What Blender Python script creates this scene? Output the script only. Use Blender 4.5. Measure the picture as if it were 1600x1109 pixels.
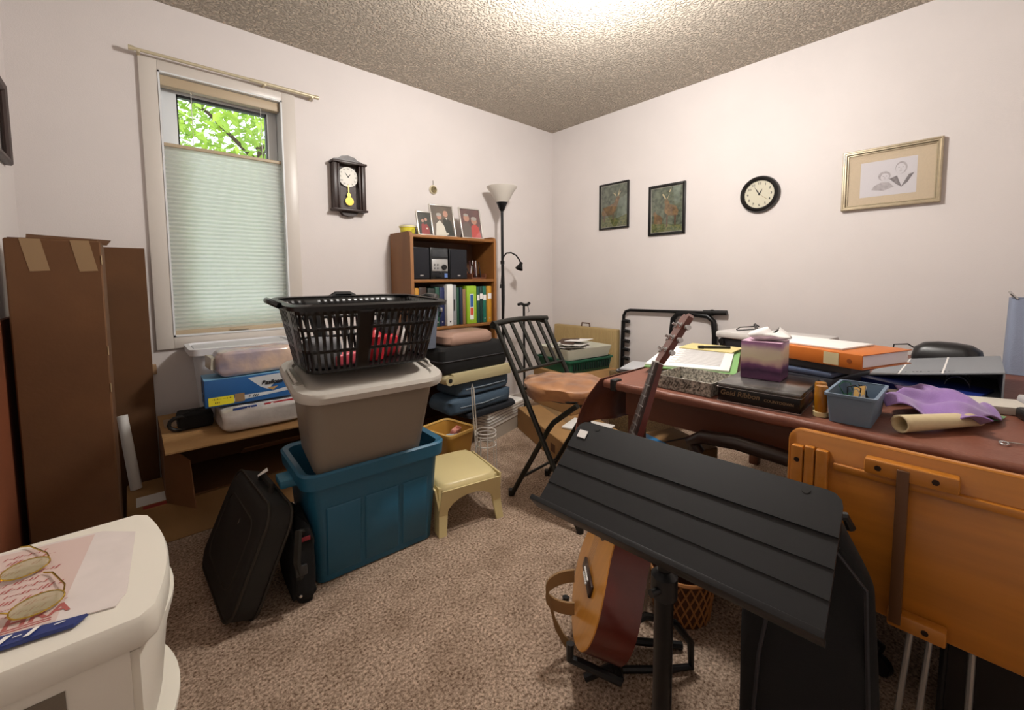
import bpy, bmesh, math, random
from mathutils import Matrix, Vector, Euler
random.seed(7)
R = math.radians
for o in list(bpy.data.objects): bpy.data.objects.remove(o)
scene = bpy.context.scene
COL = scene.collection

# ---------------------------------------------------------------- camera, light, exposure
cam_data = bpy.data.cameras.new('camera'); cam = bpy.data.objects.new('camera', cam_data); COL.objects.link(cam)
scene.camera = cam
cam_data.sensor_fit = 'HORIZONTAL'; cam_data.sensor_width = 36.0
cam_data.lens = 660.3 / 1600 * 36.0
cam_data.shift_y = -(554.5 - 482.5) / 1600
cam_data.clip_start = 0.02
YAW, PITCH, ROLL = R(42.2586), R(4.0298), R(-0.4141)
fwd = Vector((math.sin(YAW) * math.cos(PITCH), math.cos(YAW) * math.cos(PITCH), -math.sin(PITCH)))
rgt = Vector((math.cos(YAW), -math.sin(YAW), 0)); upv = rgt.cross(fwd)
r2 = rgt * math.cos(ROLL) + upv * math.sin(ROLL); u2 = -rgt * math.sin(ROLL) + upv * math.cos(ROLL)
cam.matrix_world = Matrix(((r2.x, u2.x, -fwd.x, 0), (r2.y, u2.y, -fwd.y, 0), (r2.z, u2.z, -fwd.z, 1.10), (0, 0, 0, 1)))

world = bpy.data.worlds.new('world'); scene.world = world; world.use_nodes = True
bg = world.node_tree.nodes['Background']; bg.inputs[0].default_value = (0.86, 0.95, 1.0, 1); bg.inputs[1].default_value = 2.5

scene.view_settings.view_transform = 'Standard'; scene.view_settings.look = 'None'
scene.view_settings.exposure = 0.0; scene.view_settings.gamma = 1.0
scene.view_settings.use_curve_mapping = False
LAMP_POS = (1.50, 1.08, 2.22); LAMP_W = 82; BOWL_E = 4.0

# ---------------------------------------------------------------- helpers
def lin(h):
    h = h.lstrip('#'); out = []
    for i in (0, 2, 4):
        c = int(h[i:i + 2], 16) / 255
        out.append(c / 12.92 if c <= .04045 else ((c + .055) / 1.055) ** 2.4)
    return (*out, 1)
MATS = {}
def mat(name, col, rough=.6, metal=0, var=0.0, scale=12, bump=0.0, bscale=150, col2=None, stretch=None, trans=0, emit=0, alpha=1, coat=0, spec=.5, sheen=0):
    if name in MATS: return MATS[name]
    m = bpy.data.materials.new(name); m.use_nodes = True; nt = m.node_tree; b = nt.nodes['Principled BSDF']
    c = lin(col) if isinstance(col, str) else (*col, 1)
    b.inputs['Base Color'].default_value = c; b.inputs['Roughness'].default_value = rough; b.inputs['Metallic'].default_value = metal
    b.inputs['Specular IOR Level'].default_value = spec
    if coat: b.inputs['Coat Weight'].default_value = coat; b.inputs['Coat Roughness'].default_value = .15
    if sheen: b.inputs['Sheen Weight'].default_value = sheen
    if trans: b.inputs['Transmission Weight'].default_value = trans
    if alpha < 1: b.inputs['Alpha'].default_value = alpha
    if emit: b.inputs['Emission Color'].default_value = c; b.inputs['Emission Strength'].default_value = emit
    if var or bump or col2:
        tc = nt.nodes.new('ShaderNodeTexCoord'); mp = nt.nodes.new('ShaderNodeMapping'); nt.links.new(tc.outputs['Object'], mp.inputs[0])
        if stretch: mp.inputs['Scale'].default_value = stretch
    if var or col2:
        n = nt.nodes.new('ShaderNodeTexNoise'); n.inputs['Scale'].default_value = scale; n.inputs['Detail'].default_value = 5
        nt.links.new(mp.outputs[0], n.inputs['Vector'])
        ra = nt.nodes.new('ShaderNodeValToRGB'); ra.color_ramp.elements[0].position = .32; ra.color_ramp.elements[1].position = .68
        c2 = lin(col2) if isinstance(col2, str) else tuple(max(0, min(1, x * (1 - var))) for x in c[:3]) + (1,)
        c1 = c if col2 else tuple(max(0, min(1, x * (1 + var * .6))) for x in c[:3]) + (1,)
        ra.color_ramp.elements[0].color = c2; ra.color_ramp.elements[1].color = c1
        nt.links.new(n.outputs[0], ra.inputs[0]); nt.links.new(ra.outputs[0], b.inputs['Base Color'])
    if bump:
        n2 = nt.nodes.new('ShaderNodeTexNoise'); n2.inputs['Scale'].default_value = bscale; n2.inputs['Detail'].default_value = 3
        nt.links.new(mp.outputs[0], n2.inputs['Vector'])
        bp = nt.nodes.new('ShaderNodeBump'); bp.inputs['Strength'].default_value = bump; bp.inputs['Distance'].default_value = .004
        nt.links.new(n2.outputs[0], bp.inputs['Height']); nt.links.new(bp.outputs[0], b.inputs['Normal'])
    MATS[name] = m
    return m

def basis(ex, ey, ez, o=(0, 0, 0)):
    ex, ey, ez = Vector(ex), Vector(ey), Vector(ez)
    return Matrix(((ex.x, ey.x, ez.x, o[0]), (ex.y, ey.y, ez.y, o[1]), (ex.z, ey.z, ez.z, o[2]), (0, 0, 0, 1)))
def TR(loc, rx=0, ry=0, rz=0): return Matrix.Translation(loc) @ Euler((R(rx), R(ry), R(rz))).to_matrix().to_4x4()

class MB:
    """collects shapes; build() links them as one mesh object"""
    def __init__(s, m=None): s.bm = bmesh.new(); s.m = m or Matrix()
    def _v(s, pts): return [s.bm.verts.new(s.m @ Vector(p)) for p in pts]
    def face(s, vs):
        try: s.bm.faces.new(vs)
        except ValueError: pass
    def box(s, x0, x1, y0, y1, z0, z1, bevel=0, seg=2):
        v = s._v([(x, y, z) for x in (x0, x1) for y in (y0, y1) for z in (z0, z1)])
        fs = []
        for q in ((0, 1, 3, 2), (4, 6, 7, 5), (0, 4, 5, 1), (2, 3, 7, 6), (0, 2, 6, 4), (1, 5, 7, 3)): fs.append(s.bm.faces.new([v[i] for i in q]))
        if bevel:
            es = list({e for f in fs for e in f.edges})
            bmesh.ops.bevel(s.bm, geom=es, offset=bevel, segments=seg, profile=.5, affect='EDGES')
        return s
    def cbox(s, c, size, bevel=0, seg=2):
        return s.box(c[0] - size[0] / 2, c[0] + size[0] / 2, c[1] - size[1] / 2, c[1] + size[1] / 2, c[2] - size[2] / 2, c[2] + size[2] / 2, bevel, seg)
    def rings(s, rings, closed=True, caps=True):
        vr = [s._v(r) for r in rings]; n = len(vr[0])
        for a, b in zip(vr, vr[1:]):
            for i in range(n if closed else n - 1):
                j = (i + 1) % n; s.face([a[i], a[j], b[j], b[i]])
        if caps and closed: s.face(vr[0][::-1]); s.face(vr[-1])
        return s
    def tube(s, pts, r, seg=8, closed=False, r2=None):
        pts = [Vector(p) for p in pts]; n = len(pts); rings = []
        prev = None
        for i, p in enumerate(pts):
            if closed: t = pts[(i + 1) % n] - pts[i - 1]
            else: t = pts[min(i + 1, n - 1)] - pts[max(i - 1, 0)]
            t.normalize()
            if prev is None: a = t.orthogonal().normalized()
            else: a = (prev - t * prev.dot(t)).normalized()
            prev = a; b = t.cross(a)
            rr = r if r2 is None else r + (r2 - r) * i / (n - 1)
            rings.append([p + (a * math.cos(k * 2 * math.pi / seg) + b * math.sin(k * 2 * math.pi / seg)) * rr for k in range(seg)])
        if closed: rings.append(rings[0])
        return s.rings(rings, True, not closed)
    def cyl(s, p0, p1, r, r2=None, seg=16): return s.tube([p0, p1], r, seg, False, r if r2 is None else r2)
    def lathe(s, prof, c=(0, 0, 0), seg=24):
        return s.rings([[(c[0] + r * math.cos(k * 2 * math.pi / seg), c[1] + r * math.sin(k * 2 * math.pi / seg), c[2] + z) for k in range(seg)] for r, z in prof])
    def prism(s, pts, z0, z1):
        return s.rings([[(x, y, z0) for x, y in pts], [(x, y, z1) for x, y in pts]])
    def rrect(s, prof, cx=0, cy=0, seg=5, caps=True):
        """prof: list of (w, d, r, z); lofted rounded rectangles"""
        return s.rings([[(cx + x, cy + y, z) for x, y in rr(w, d, r, seg)] for w, d, r, z in prof], True, caps)
    def grid(s, fn, nu, nv, wrapu=False):
        vs = [[s.bm.verts.new(s.m @ Vector(fn(i / nu, j / nv))) for j in range(nv + 1)] for i in range(nu + 1)]
        for i in range(nu):
            for j in range(nv): s.face([vs[i][j], vs[i + 1][j], vs[i + 1][j + 1], vs[i][j + 1]])
        return s
    def build(s, name, m, parent=None, smooth=40, solid=0, sub=0):
        me = bpy.data.meshes.new(name); bmesh.ops.recalc_face_normals(s.bm, faces=s.bm.faces[:])
        s.bm.to_mesh(me); s.bm.free()
        o = bpy.data.objects.new(name, me); COL.objects.link(o)
        for mm in (m if isinstance(m, (list, tuple)) else [m]): me.materials.append(mm)
        if smooth:
            for p in me.polygons: p.use_smooth = True
            me.set_sharp_from_angle(angle=R(smooth))
        if solid:
            md = o.modifiers.new('solid', 'SOLIDIFY'); md.thickness = solid; md.offset = 0
        if sub:
            md = o.modifiers.new('sub', 'SUBSURF'); md.levels = sub; md.render_levels = sub
        if parent is not None: o.parent = parent
        return o
def rr(w, d, r, seg=5):
    r = min(r, w / 2 - 1e-4, d / 2 - 1e-4); pts = []
    for cx, cy, a0 in ((w / 2 - r, d / 2 - r, 0), (-w / 2 + r, d / 2 - r, 90), (-w / 2 + r, -d / 2 + r, 180), (w / 2 - r, -d / 2 + r, 270)):
        for k in range(seg + 1):
            a = R(a0 + 90 * k / seg); pts.append((cx + r * math.cos(a), cy + r * math.sin(a)))
    return pts
def ell(cx, cy, rx, ry, n=14): return [(cx + rx * math.cos(k * 2 * math.pi / n), cy + ry * math.sin(k * 2 * math.pi / n)) for k in range(n)]
def tag(o, label, cat, group=None, kind=None):
    o['label'] = label; o['category'] = cat
    if group: o['group'] = group
    if kind: o['kind'] = kind
    return o
def thing(name, label, cat, loc=(0, 0, 0), rz=0, group=None, rx=0, ry=0):
    o = bpy.data.objects.new(name, None); COL.objects.link(o); o.empty_display_size = .05
    o.location = loc; o.rotation_euler = (R(rx), R(ry), R(rz)); return tag(o, label, cat, group)
def single(name, label, cat, mb, m, loc=(0, 0, 0), rz=0, group=None, **k):
    o = mb.build(name, m, None, **k); o.location = loc; o.rotation_euler = (0, 0, R(rz)); return tag(o, label, cat, group)
def struct(o): o['kind'] = 'structure'; return o
def prints(name, parent, m4, shapes, eps=.0004):
    """flat print: polygons in 2D laid on a surface, each a hair above the last"""
    bm = bmesh.new(); ms = []
    for k, (m, pts) in enumerate(shapes):
        if m not in ms: ms.append(m)
        f = bm.faces.new([bm.verts.new(m4 @ Vector((x, y, eps * (k + 1)))) for x, y in pts]); f.material_index = ms.index(m)
    me = bpy.data.meshes.new(name); bm.to_mesh(me); bm.free()
    o = bpy.data.objects.new(name, me); COL.objects.link(o)
    for m in ms: me.materials.append(m)
    o.parent = parent; return o
def text(name, s, size, m4, m, parent, bold=0, shear=0, align='CENTER'):
    cu = bpy.data.curves.new(name, 'FONT'); cu.body = s; cu.size = size; cu.align_x = align; cu.align_y = 'CENTER'; cu.offset = bold; cu.shear = shear
    t = bpy.data.objects.new(name, cu); COL.objects.link(t); bpy.context.view_layer.update()
    me = bpy.data.meshes.new_from_object(t); bpy.data.objects.remove(t); me.transform(m4); me.materials.append(m)
    o = bpy.data.objects.new(name, me); COL.objects.link(o); o.parent = parent; return o
def marks(name, parent, m4, w, h, m, n, seed, slant=.3):
    """a line of print too small to read: short strokes of uneven height"""
    rnd = random.Random(seed); sh = []
    for k in range(n):
        x = -w / 2 + w * (k + .5) / n; a = h * rnd.uniform(.55, 1) / 2; t = w / n * rnd.uniform(.18, .3)
        if rnd.random() < .14: continue
        if rnd.random() < .4: sh.append((m, [(x - t * 1.6, -a * .3), (x + t * 1.6, -a * .1), (x + t * 1.6, a * .2), (x - t * 1.6, a * .05)]))
        else: sh.append((m, [(x - t - a * slant, -a), (x + t - a * slant, -a), (x + t + a * slant, a), (x - t + a * slant, a)]))
    return prints(name, parent, m4, sh, 0.000004)
def sq(x0, x1, y0, y1): return [(x0, y0), (x1, y0), (x1, y1), (x0, y1)]

# ---------------------------------------------------------------- materials
def wall_mat():
    m = mat('wall_paint', '#ded7d4', .5, var=.03, scale=2.5, bump=.12, bscale=260, spec=.22); return m
WALL = wall_mat()
def popcorn():
    m = bpy.data.materials.new('popcorn_ceiling'); m.use_nodes = True; nt = m.node_tree; b = nt.nodes['Principled BSDF']
    b.inputs['Base Color'].default_value = lin('#d2c6b6'); b.inputs['Roughness'].default_value = .95
    tc = nt.nodes.new('ShaderNodeTexCoord'); v = nt.nodes.new('ShaderNodeTexNoise'); v.inputs['Scale'].default_value = 80; v.inputs['Detail'].default_value = 4
    nt.links.new(tc.outputs['Object'], v.inputs['Vector'])
    ra = nt.nodes.new('ShaderNodeValToRGB'); ra.color_ramp.elements[0].position = .45; ra.color_ramp.elements[1].position = .68
    nt.links.new(v.outputs[0], ra.inputs[0])
    bp = nt.nodes.new('ShaderNodeBump'); bp.inputs['Strength'].default_value = .9; bp.inputs['Distance'].default_value = .022
    nt.links.new(ra.outputs[0], bp.inputs['Height']); nt.links.new(bp.outputs[0], b.inputs['Normal']); return m
def carpet():
    m = bpy.data.materials.new('carpet'); m.use_nodes = True; nt = m.node_tree; b = nt.nodes['Principled BSDF']
    b.inputs['Roughness'].default_value = 1; b.inputs['Specular IOR Level'].default_value = .1
    tc = nt.nodes.new('ShaderNodeTexCoord')
    n1 = nt.nodes.new('ShaderNodeTexNoise'); n1.inputs['Scale'].default_value = 115; n1.inputs['Detail'].default_value = 6; n1.inputs['Roughness'].default_value = .72
    n2 = nt.nodes.new('ShaderNodeTexNoise'); n2.inputs['Scale'].default_value = 7; n2.inputs['Detail'].default_value = 4
    for n in (n1, n2): nt.links.new(tc.outputs['Object'], n.inputs['Vector'])
    ra = nt.nodes.new('ShaderNodeValToRGB'); e = ra.color_ramp.elements
    e[0].position = .36; e[0].color = lin('#6b4d38'); e[1].position = .62; e[1].color = lin('#ecd2ba')
    mx = nt.nodes.new('ShaderNodeMix'); mx.data_type = 'RGBA'; mx.blend_type = 'MULTIPLY'; mx.inputs[0].default_value = .55
    r2_ = nt.nodes.new('ShaderNodeValToRGB'); r2_.color_ramp.elements[0].position = .35; r2_.color_ramp.elements[0].color = (.55, .5, .46, 1); r2_.color_ramp.elements[1].position = .6
    nt.links.new(n1.outputs[0], ra.inputs[0]); nt.links.new(n2.outputs[0], r2_.inputs[0])
    nt.links.new(ra.outputs[0], mx.inputs[6]); nt.links.new(r2_.outputs[0], mx.inputs[7]); nt.links.new(mx.outputs[2], b.inputs['Base Color'])
    bp = nt.nodes.new('ShaderNodeBump'); bp.inputs['Strength'].default_value = 1; bp.inputs['Distance'].default_value = .01
    nt.links.new(n1.outputs[0], bp.inputs['Height']); nt.links.new(bp.outputs[0], b.inputs['Normal']); return m
CEIL, CARPET = popcorn(), carpet()
TRIM = mat('white_trim', '#d3ccc4', .35)
VINYL = mat('white_vinyl', '#dfe2e4', .3)
BLACKM = mat('black_metal', '#0d0d0f', .38, .3)
BLACKP = mat('black_plastic', '#0b0b0d', .45)
CARD = mat('cardboard', '#a07a4c', .8, var=.12, scale=6, bump=.1, bscale=90)
CARDD = mat('dark_cardboard', '#5f3d1e', .8, var=.15, scale=5, bump=.1, bscale=90)
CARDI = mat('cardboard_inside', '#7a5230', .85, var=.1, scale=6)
TAPE = mat('packing_tape', '#8c7150', .3)
WHITEP = mat('white_paper', '#e9e6e2', .7)
OAK = mat('oak_veneer', '#8a5a2b', .5, var=.18, scale=9, stretch=(1, 1, .15), bump=.05, bscale=60)
DARKW = mat('dark_walnut', '#2a140c', .4, var=.25, scale=10, stretch=(1, 1, .2))
GOLD = mat('brass', '#c7a548', .25, .9)
SILVER = mat('brushed_silver', '#c9c9c9', .25, .9)
BIRCH = mat('varnished_birch', '#b87322', .38, var=.16, scale=7, stretch=(1, .35, 4), coat=.3)
BROWNCLOTH = mat('brown_vinyl_cloth', '#774634', .5, var=.1, scale=8, bump=.35, bscale=70)
BLACKF = mat('black_fabric', '#070708', .9, bump=.2, bscale=400)
def thin_glass(name, rough):
    m = bpy.data.materials.new(name); m.use_nodes = True; nt = m.node_tree
    for n in list(nt.nodes): nt.nodes.remove(n)
    out = nt.nodes.new('ShaderNodeOutputMaterial'); mx = nt.nodes.new('ShaderNodeMixShader'); t = nt.nodes.new('ShaderNodeBsdfTransparent'); g = nt.nodes.new('ShaderNodeBsdfGlossy'); fr = nt.nodes.new('ShaderNodeFresnel')
    g.inputs['Roughness'].default_value = rough; fr.inputs['IOR'].default_value = 1.45
    nt.links.new(fr.outputs[0], mx.inputs[0]); nt.links.new(t.outputs[0], mx.inputs[1]); nt.links.new(g.outputs[0], mx.inputs[2]); nt.links.new(mx.outputs[0], out.inputs[0]); return m
GLASS = thin_glass('window_glass', 0)
INK = mat('ink_black', '#1a1816', .7)
PGLASS = thin_glass('picture_glass', .03)
# ================================================================ ROOM
XL, XR, YB, YF, ZC = -.323, 2.982, 2.71, -.75, 2.44
struct(MB().box(XL - .2, XR + .2, YF - .2, YB + .3, -.1, 0).build('floor', CARPET, smooth=0))
struct(MB().box(XL - .2, XR + .2, YF - .2, YB + .3, ZC, ZC + .1).build('ceiling', CEIL, smooth=0))
struct(MB().box(XR, XR + .15, YF - .15, YB + .15, 0, ZC).build('wall_right', WALL, smooth=0))
struct(MB().box(XL - .15, XL, YF - .15, YB + .15, 0, ZC).build('wall_left', WALL, smooth=0))
struct(MB().box(XL, XR, YF - .15, YF, 0, ZC).build('wall_front', WALL, smooth=0))
WX0, WX1, WZ0, WZ1 = .16, .70, .823, 2.113          # window opening
wb = MB()
wb.box(XL, WX0, YB, YB + .15, 0, ZC); wb.box(WX1, XR, YB, YB + .15, 0, ZC)
wb.box(WX0, WX1, YB, YB + .15, 0, WZ0); wb.box(WX0, WX1, YB, YB + .15, WZ1, ZC)
struct(wb.build('wall_back', WALL, smooth=0))
struct(MB().box(XL, XR, YB - .014, YB, 0, .09, .003).build('baseboard_back', TRIM, smooth=0))
struct(MB().box(XR - .014, XR, YF, YB, 0, .09, .003).build('baseboard_right', TRIM, smooth=0))
# window
win = bpy.data.objects.new('window_1', None); COL.objects.link(win); win.location = (WX0, YB, WZ0); struct(win)
def wp(name, mb, m, **k): o = mb.build(name, m, win, **k); o.matrix_parent_inverse = Matrix.Translation((-WX0, -YB, -WZ0)); return o
tw = .069
wp('window_trim', MB().box(WX0 - tw, WX0, YB - .016, YB, WZ0 - .06, WZ1 + .05, .003), TRIM)
wp('window_trim', MB().box(WX1, WX1 + tw, YB - .016, YB, WZ0 - .06, WZ1 + .05, .003), TRIM)
wp('window_trim', MB().box(WX0 - .0005, WX1 + .0005, YB - .0155, YB, WZ1, WZ1 + .0495, .003), TRIM)
wp('window_trim', MB().box(WX0 - .0005, WX1 + .0005, YB - .0155, YB, WZ0 - .0595, WZ0, .003), TRIM)
j = MB()
for a in ((WX0, WX0 + .008, WZ0, WZ1), (WX1 - .008, WX1, WZ0, WZ1), (WX0, WX1, WZ0, WZ0 + .008), (WX0, WX1, WZ1 - .008, WZ1)): j.box(a[0], a[1], YB - .019, YB + .13, a[2], a[3])
wp('window_jamb', j, VINYL)
f = MB(); fw = .05
for a in ((WX0 + .009, WX0 + .009 + fw + .015, WZ0 + .009, WZ1 - .009), (WX1 - .009 - fw, WX1 - .009, WZ0 + .009, WZ1 - .009), (WX0 + .07, WX1 - .055, WZ0 + .009, WZ0 + .06), (WX0 + .07, WX1 - .055, WZ1 - .062, WZ1 - .009)):
    f.box(a[0], a[1], YB + .075, YB + .125, a[2], a[3], .004)
wp('window_frame', f, VINYL)
g = MB()
for a in ((WX0 + .074, WX0 + .08, WZ0 + .06, WZ1 - .062), (WX1 - .065, WX1 - .059, WZ0 + .06, WZ1 - .062), (WX0 + .074, WX1 - .059, WZ1 - .075, WZ1 - .062)): g.box(a[0], a[1], YB + .08, YB + .11, a[2], a[3])
wp('glazing_gasket', g, BLACKP)
wp('pane', MB().box(WX0 + .075, WX1 - .06, YB + .098, YB + .102, WZ0 + .06, WZ1 - .062), GLASS, smooth=0)
wp('pane_sticker', MB().tube([(WX0 + .085, YB + .095, 1.935), (WX0 + .105, YB + .095, 1.935), (WX0 + .105, YB + .095, 1.915), (WX0 + .085, YB + .095, 1.915)], .0015, 4, True), BLACKP)
# cellular blind, lowered from the top
bl = thing('cellular_blind', 'cream pleated window blind pulled down from the top, covering the lower window', 'blind', (WX0, YB + .02, WZ0))
def shade_mat():
    m = bpy.data.materials.new('blind_fabric'); m.use_nodes = True; nt = m.node_tree
    for n in list(nt.nodes): nt.nodes.remove(n)
    out = nt.nodes.new('ShaderNodeOutputMaterial'); mx = nt.nodes.new('ShaderNodeMixShader'); d = nt.nodes.new('ShaderNodeBsdfDiffuse'); t = nt.nodes.new('ShaderNodeBsdfTranslucent')
    d.inputs[0].default_value = lin('#e9e6da'); t.inputs[0].default_value = lin('#eef3f1'); mx.inputs[0].default_value = .62
    nt.links.new(d.outputs[0], mx.inputs[1]); nt.links.new(t.outputs[0], mx.inputs[2]); nt.links.new(mx.outputs[0], out.inputs[0]); return m
SHADE = shade_mat(); RAIL = mat('blind_rail', '#b9a78c', .5); CORD = mat('cord', '#e3e2da', .7)
bw = WX1 - WX0 - .018
sh_top = 1.765 - WZ0; npl = 44
sm = MB(); zz0 = .03
ring = []
for k in range(npl * 2 + 1):
    z = zz0 + (sh_top - zz0) * k / (npl * 2); ring.append((.009, .004 if k % 2 else -.008, z))
sm.rings([[(x, y, z) for x, y, z in ring], [(x + bw, y, z) for x, y, z in ring]], False, False)
sm.build('shade_fabric', SHADE, bl, smooth=0)
MB().box(.009, .009 + bw, -.014, .016, .004, .03, .003).build('bottom_rail', RAIL, bl)
MB().box(.009, .009 + bw, -.014, .014, sh_top, sh_top + .018, .004).build('middle_rail', RAIL, bl)
MB().box(.009, .009 + bw, -.016, .03, WZ1 - WZ0 - .058, WZ1 - WZ0 - .009, .004).build('head_rail', RAIL, bl)
for xx in (.13, .44):
    MB().cyl((xx, 0, sh_top), (xx, 0, WZ1 - WZ0 - .05), .0014, seg=6).build('lift_cord', CORD, bl)
MB().cbox((bw * .55, -.02, .017), (.09, .012, .01), .004).build('pull_handle', RAIL, bl)
# curtain rod
RODM = mat('cream_rod', '#c9bda0', .35, .2)
cr = thing('curtain_rod', 'empty cream curtain rod mounted above the window trim', 'curtain rod', (.44, YB, 2.17))
MB().cyl((-.36, -.05, .0), (.13, -.05, .0), .0075).build('rod', RODM, cr)
MB().cyl((.10, -.05, .0), (.43, -.05, .0), .0095).build('outer_rod', RODM, cr)
for xx in (-.345, .17, .415): MB().box(xx - .006, xx + .006, -.058, 0, -.012, .004, .002).build('bracket', RODM, cr)
for xx in (-.36, .43): MB().cyl((xx, -.05, 0), (xx + .02 * (1 if xx > 0 else -1), -.05, 0), .011).build('finial', RODM, cr)
# trees outside
LEAF = mat('leaf', '#bcd84e', .6, col2='#7ba034', scale=3); BARK = mat('bark', '#4a3a2c', .9)
tr = thing('garden_tree', 'bright green leafy tree outside the window', 'tree', (1.3, 6.2, -1.0))
MB().tube([(0, 0, 0), (.05, 0, 1.6), (-.1, .1, 2.6), (.05, 0, 3.8)], .11, 8, r2=.03).build('trunk', BARK, tr)
br = MB()
for k in range(14):
    a = k * 2.4; z = 1.8 + k * .15; br.tube([(0, 0, z), (.6 * math.cos(a), .5 * math.sin(a), z + .4), (1.2 * math.cos(a), .9 * math.sin(a), z + .6)], .03, 5, r2=.008)
br.build('branches', BARK, tr)
lf = MB()
for k in range(8500):
    a = random.uniform(0, 2 * math.pi); rr_ = 1.9 * math.sqrt(random.random()); z = random.uniform(1.5, 4.7)
    p = Vector((rr_ * math.cos(a), rr_ * .8 * math.sin(a), z)); q = Euler((random.uniform(-1, 1), random.uniform(-1, 1), random.uniform(0, 6))).to_matrix()
    s_ = random.uniform(.04, .085)
    vs = [lf.bm.verts.new(p + q @ Vector(c)) for c in ((-s_, 0, 0), (0, -s_ * .5, .01), (s_, 0, 0), (0, s_ * .5, .01))]; lf.bm.faces.new(vs)
o = lf.build('foliage', LEAF, tr, smooth=0); o['kind'] = 'stuff'
# ceiling lamp (just above the frame)
cl = thing('ceiling_lamp', 'round white glass flush ceiling lamp giving warm light', 'ceiling lamp', (LAMP_POS[0], LAMP_POS[1], ZC))
MB().lathe([(.0, 0), (.23, 0), (.25, -.02), (.24, -.06), (0, -.06)], seg=32).build('base_shield_plate', mat('lamp_base', '#d8d4cc', .4), cl)  # unseen base, made extra wide to keep the bulb's light off the ceiling
MB().lathe([(.14, -.06), (.145, -.08), (.125, -.125), (.07, -.15), (.0, -.16)], seg=28).build('glass_bowl', mat('lamp_glow', (1, .95, .89), .5, emit=BOWL_E), cl)
ld = bpy.data.lights.new('bulb', 'POINT'); ld.energy = LAMP_W; ld.color = (1, .965, .925); ld.shadow_soft_size = .09
lo = bpy.data.objects.new('bulb', ld); COL.objects.link(lo); lo.location = LAMP_POS[:2] + (LAMP_POS[2] - .04,)

# ================================================================ WALL ITEMS
def wall_back_m(x, z, d=0): return basis((1, 0, 0), (0, 0, 1), (0, -1, 0), (x, YB - d, z))       # local x right, y up, z out of wall
def wall_right_m(y, z, d=0): return basis((0, -1, 0), (0, 0, 1), (-1, 0, 0), (XR - d, y, z))
# pendulum clock
pc = thing('pendulum_clock', 'dark wooden pendulum wall clock with arched crest hanging beside the window', 'clock', (1.06, YB, 1.69))
def L(mb): return mb
MB().box(-.088, .088, -.012, 0, -.145, .135).build('back_panel', mat('clock_back', '#3a2a22', .5), pc)
for s_ in (-1, 1):
    MB().box(s_ * .088 - .013, s_ * .088 + .013, -.055, 0, -.15, .135, .003).build('side_post', DARKW, pc)
    MB().box(s_ * .066 - .006, s_ * .066 + .006, -.05, -.012, -.145, .13, .002).build('inner_post', DARKW, pc)
MB().box(-.108, .108, -.066, 0, .128, .143, .003).build('cornice', DARKW, pc)
MB().box(-.108, .108, -.066, 0, -.160, -.147, .003).build('base_rail', DARKW, pc)
crest = [(-.095, 0), (.095, 0), (.09, .012), (.06, .018), (.04, .034), (0, .042), (-.04, .034), (-.06, .018), (-.09, .012)]
MB(basis((1, 0, 0), (0, 0, 1), (0, -1, 0), (0, 0, .143))).prism(crest, 0, .035).build('crest', DARKW, pc)
MB(basis((1, 0, 0), (0, 0, -1), (0, -1, 0), (0, 0, -.160))).prism([(-.055, 0), (.055, 0), (.04, .022), (0, .03), (-.04, .022)], 0, .035).build('base_drop', DARKW, pc)
DIAL = mat('clock_dial', '#e6e2d8', .5)
dm = basis((1, 0, 0), (0, 0, 1), (0, -1, 0), (0, -.02, .055))
dial = MB(dm).prism(ell(0, 0, .061, .061, 32), 0, .006).build('dial', DIAL, pc)
hand = [(INK, [(-.0025, -.008), (.0025, -.008), (.002, .03), (0, .038), (-.002, .03)])]
def hands(parent, m4, ah, am, sc):
    for a, ln in ((ah, .62), (am, .95)):
        c, s_ = math.cos(R(a)), math.sin(R(a)); pts = [(-.05, -.12), (.05, -.12), (.06, .35), (.0, ln), (-.06, .35)]
        prints('hand', parent, m4 @ Matrix.Translation((0, 0, .0065)), [(INK, [((x * c + y * s_) * sc, (-x * s_ + y * c) * sc) for x, y in pts])])
hands(pc, dm, 40, -38, .040)
for k in range(1, 13):
    a = R(30 * k); text('numeral', ['I', 'II', 'III', 'IV', 'V', 'VI', 'VII', 'VIII', 'IX', 'X', 'XI', 'XII'][k - 1], .013, dm @ Matrix.Translation((.049 * math.sin(a), .049 * math.cos(a), .0066)), INK, dial)
pend = MB(basis((1, 0, 0), (0, 0, 1), (0, -1, 0), (0, -.025, -.075))).prism(ell(.003, -.02, .026, .026, 24), 0, .006).prism(ell(0, .018, .012, .012, 16), 0, .005).prism(sq(-.003, .003, 0, .08), 0, .003)
pend.build('pendulum', GOLD, pc)
MB().box(-.06, .06, -.046, -.044, -.14, -.01).build('door_glass', PGLASS, pc, smooth=0)
# small round ornament on a ribbon
ch = thing('wall_ornament', 'small round cream rimmed ornament hanging from a nail above the bookcase', 'ornament', (1.69, YB, 1.755))
om = basis((1, 0, 0), (0, 0, 1), (0, -1, 0), (0, 0, 0))
MB(om).lathe([(0, 0), (.031, 0), (.033, .006), (.026, .012), (0, .012)]).build('rim', mat('cream_ceramic', '#cfc3a4', .4), ch)
MB(om).lathe([(0, .0122), (.0235, .0122), (.0235, .014), (0, .014)]).build('dark_centre', mat('dark_centre', '#33291c', .4, col2='#8a7a50', scale=60), ch)
MB().tube([(0, -.004, .033), (.002, -.004, .05), (0, -.004, .066)], .002, 6).build('hanging_loop', mat('grey_cord', '#7d766c', .7), ch)
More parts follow.
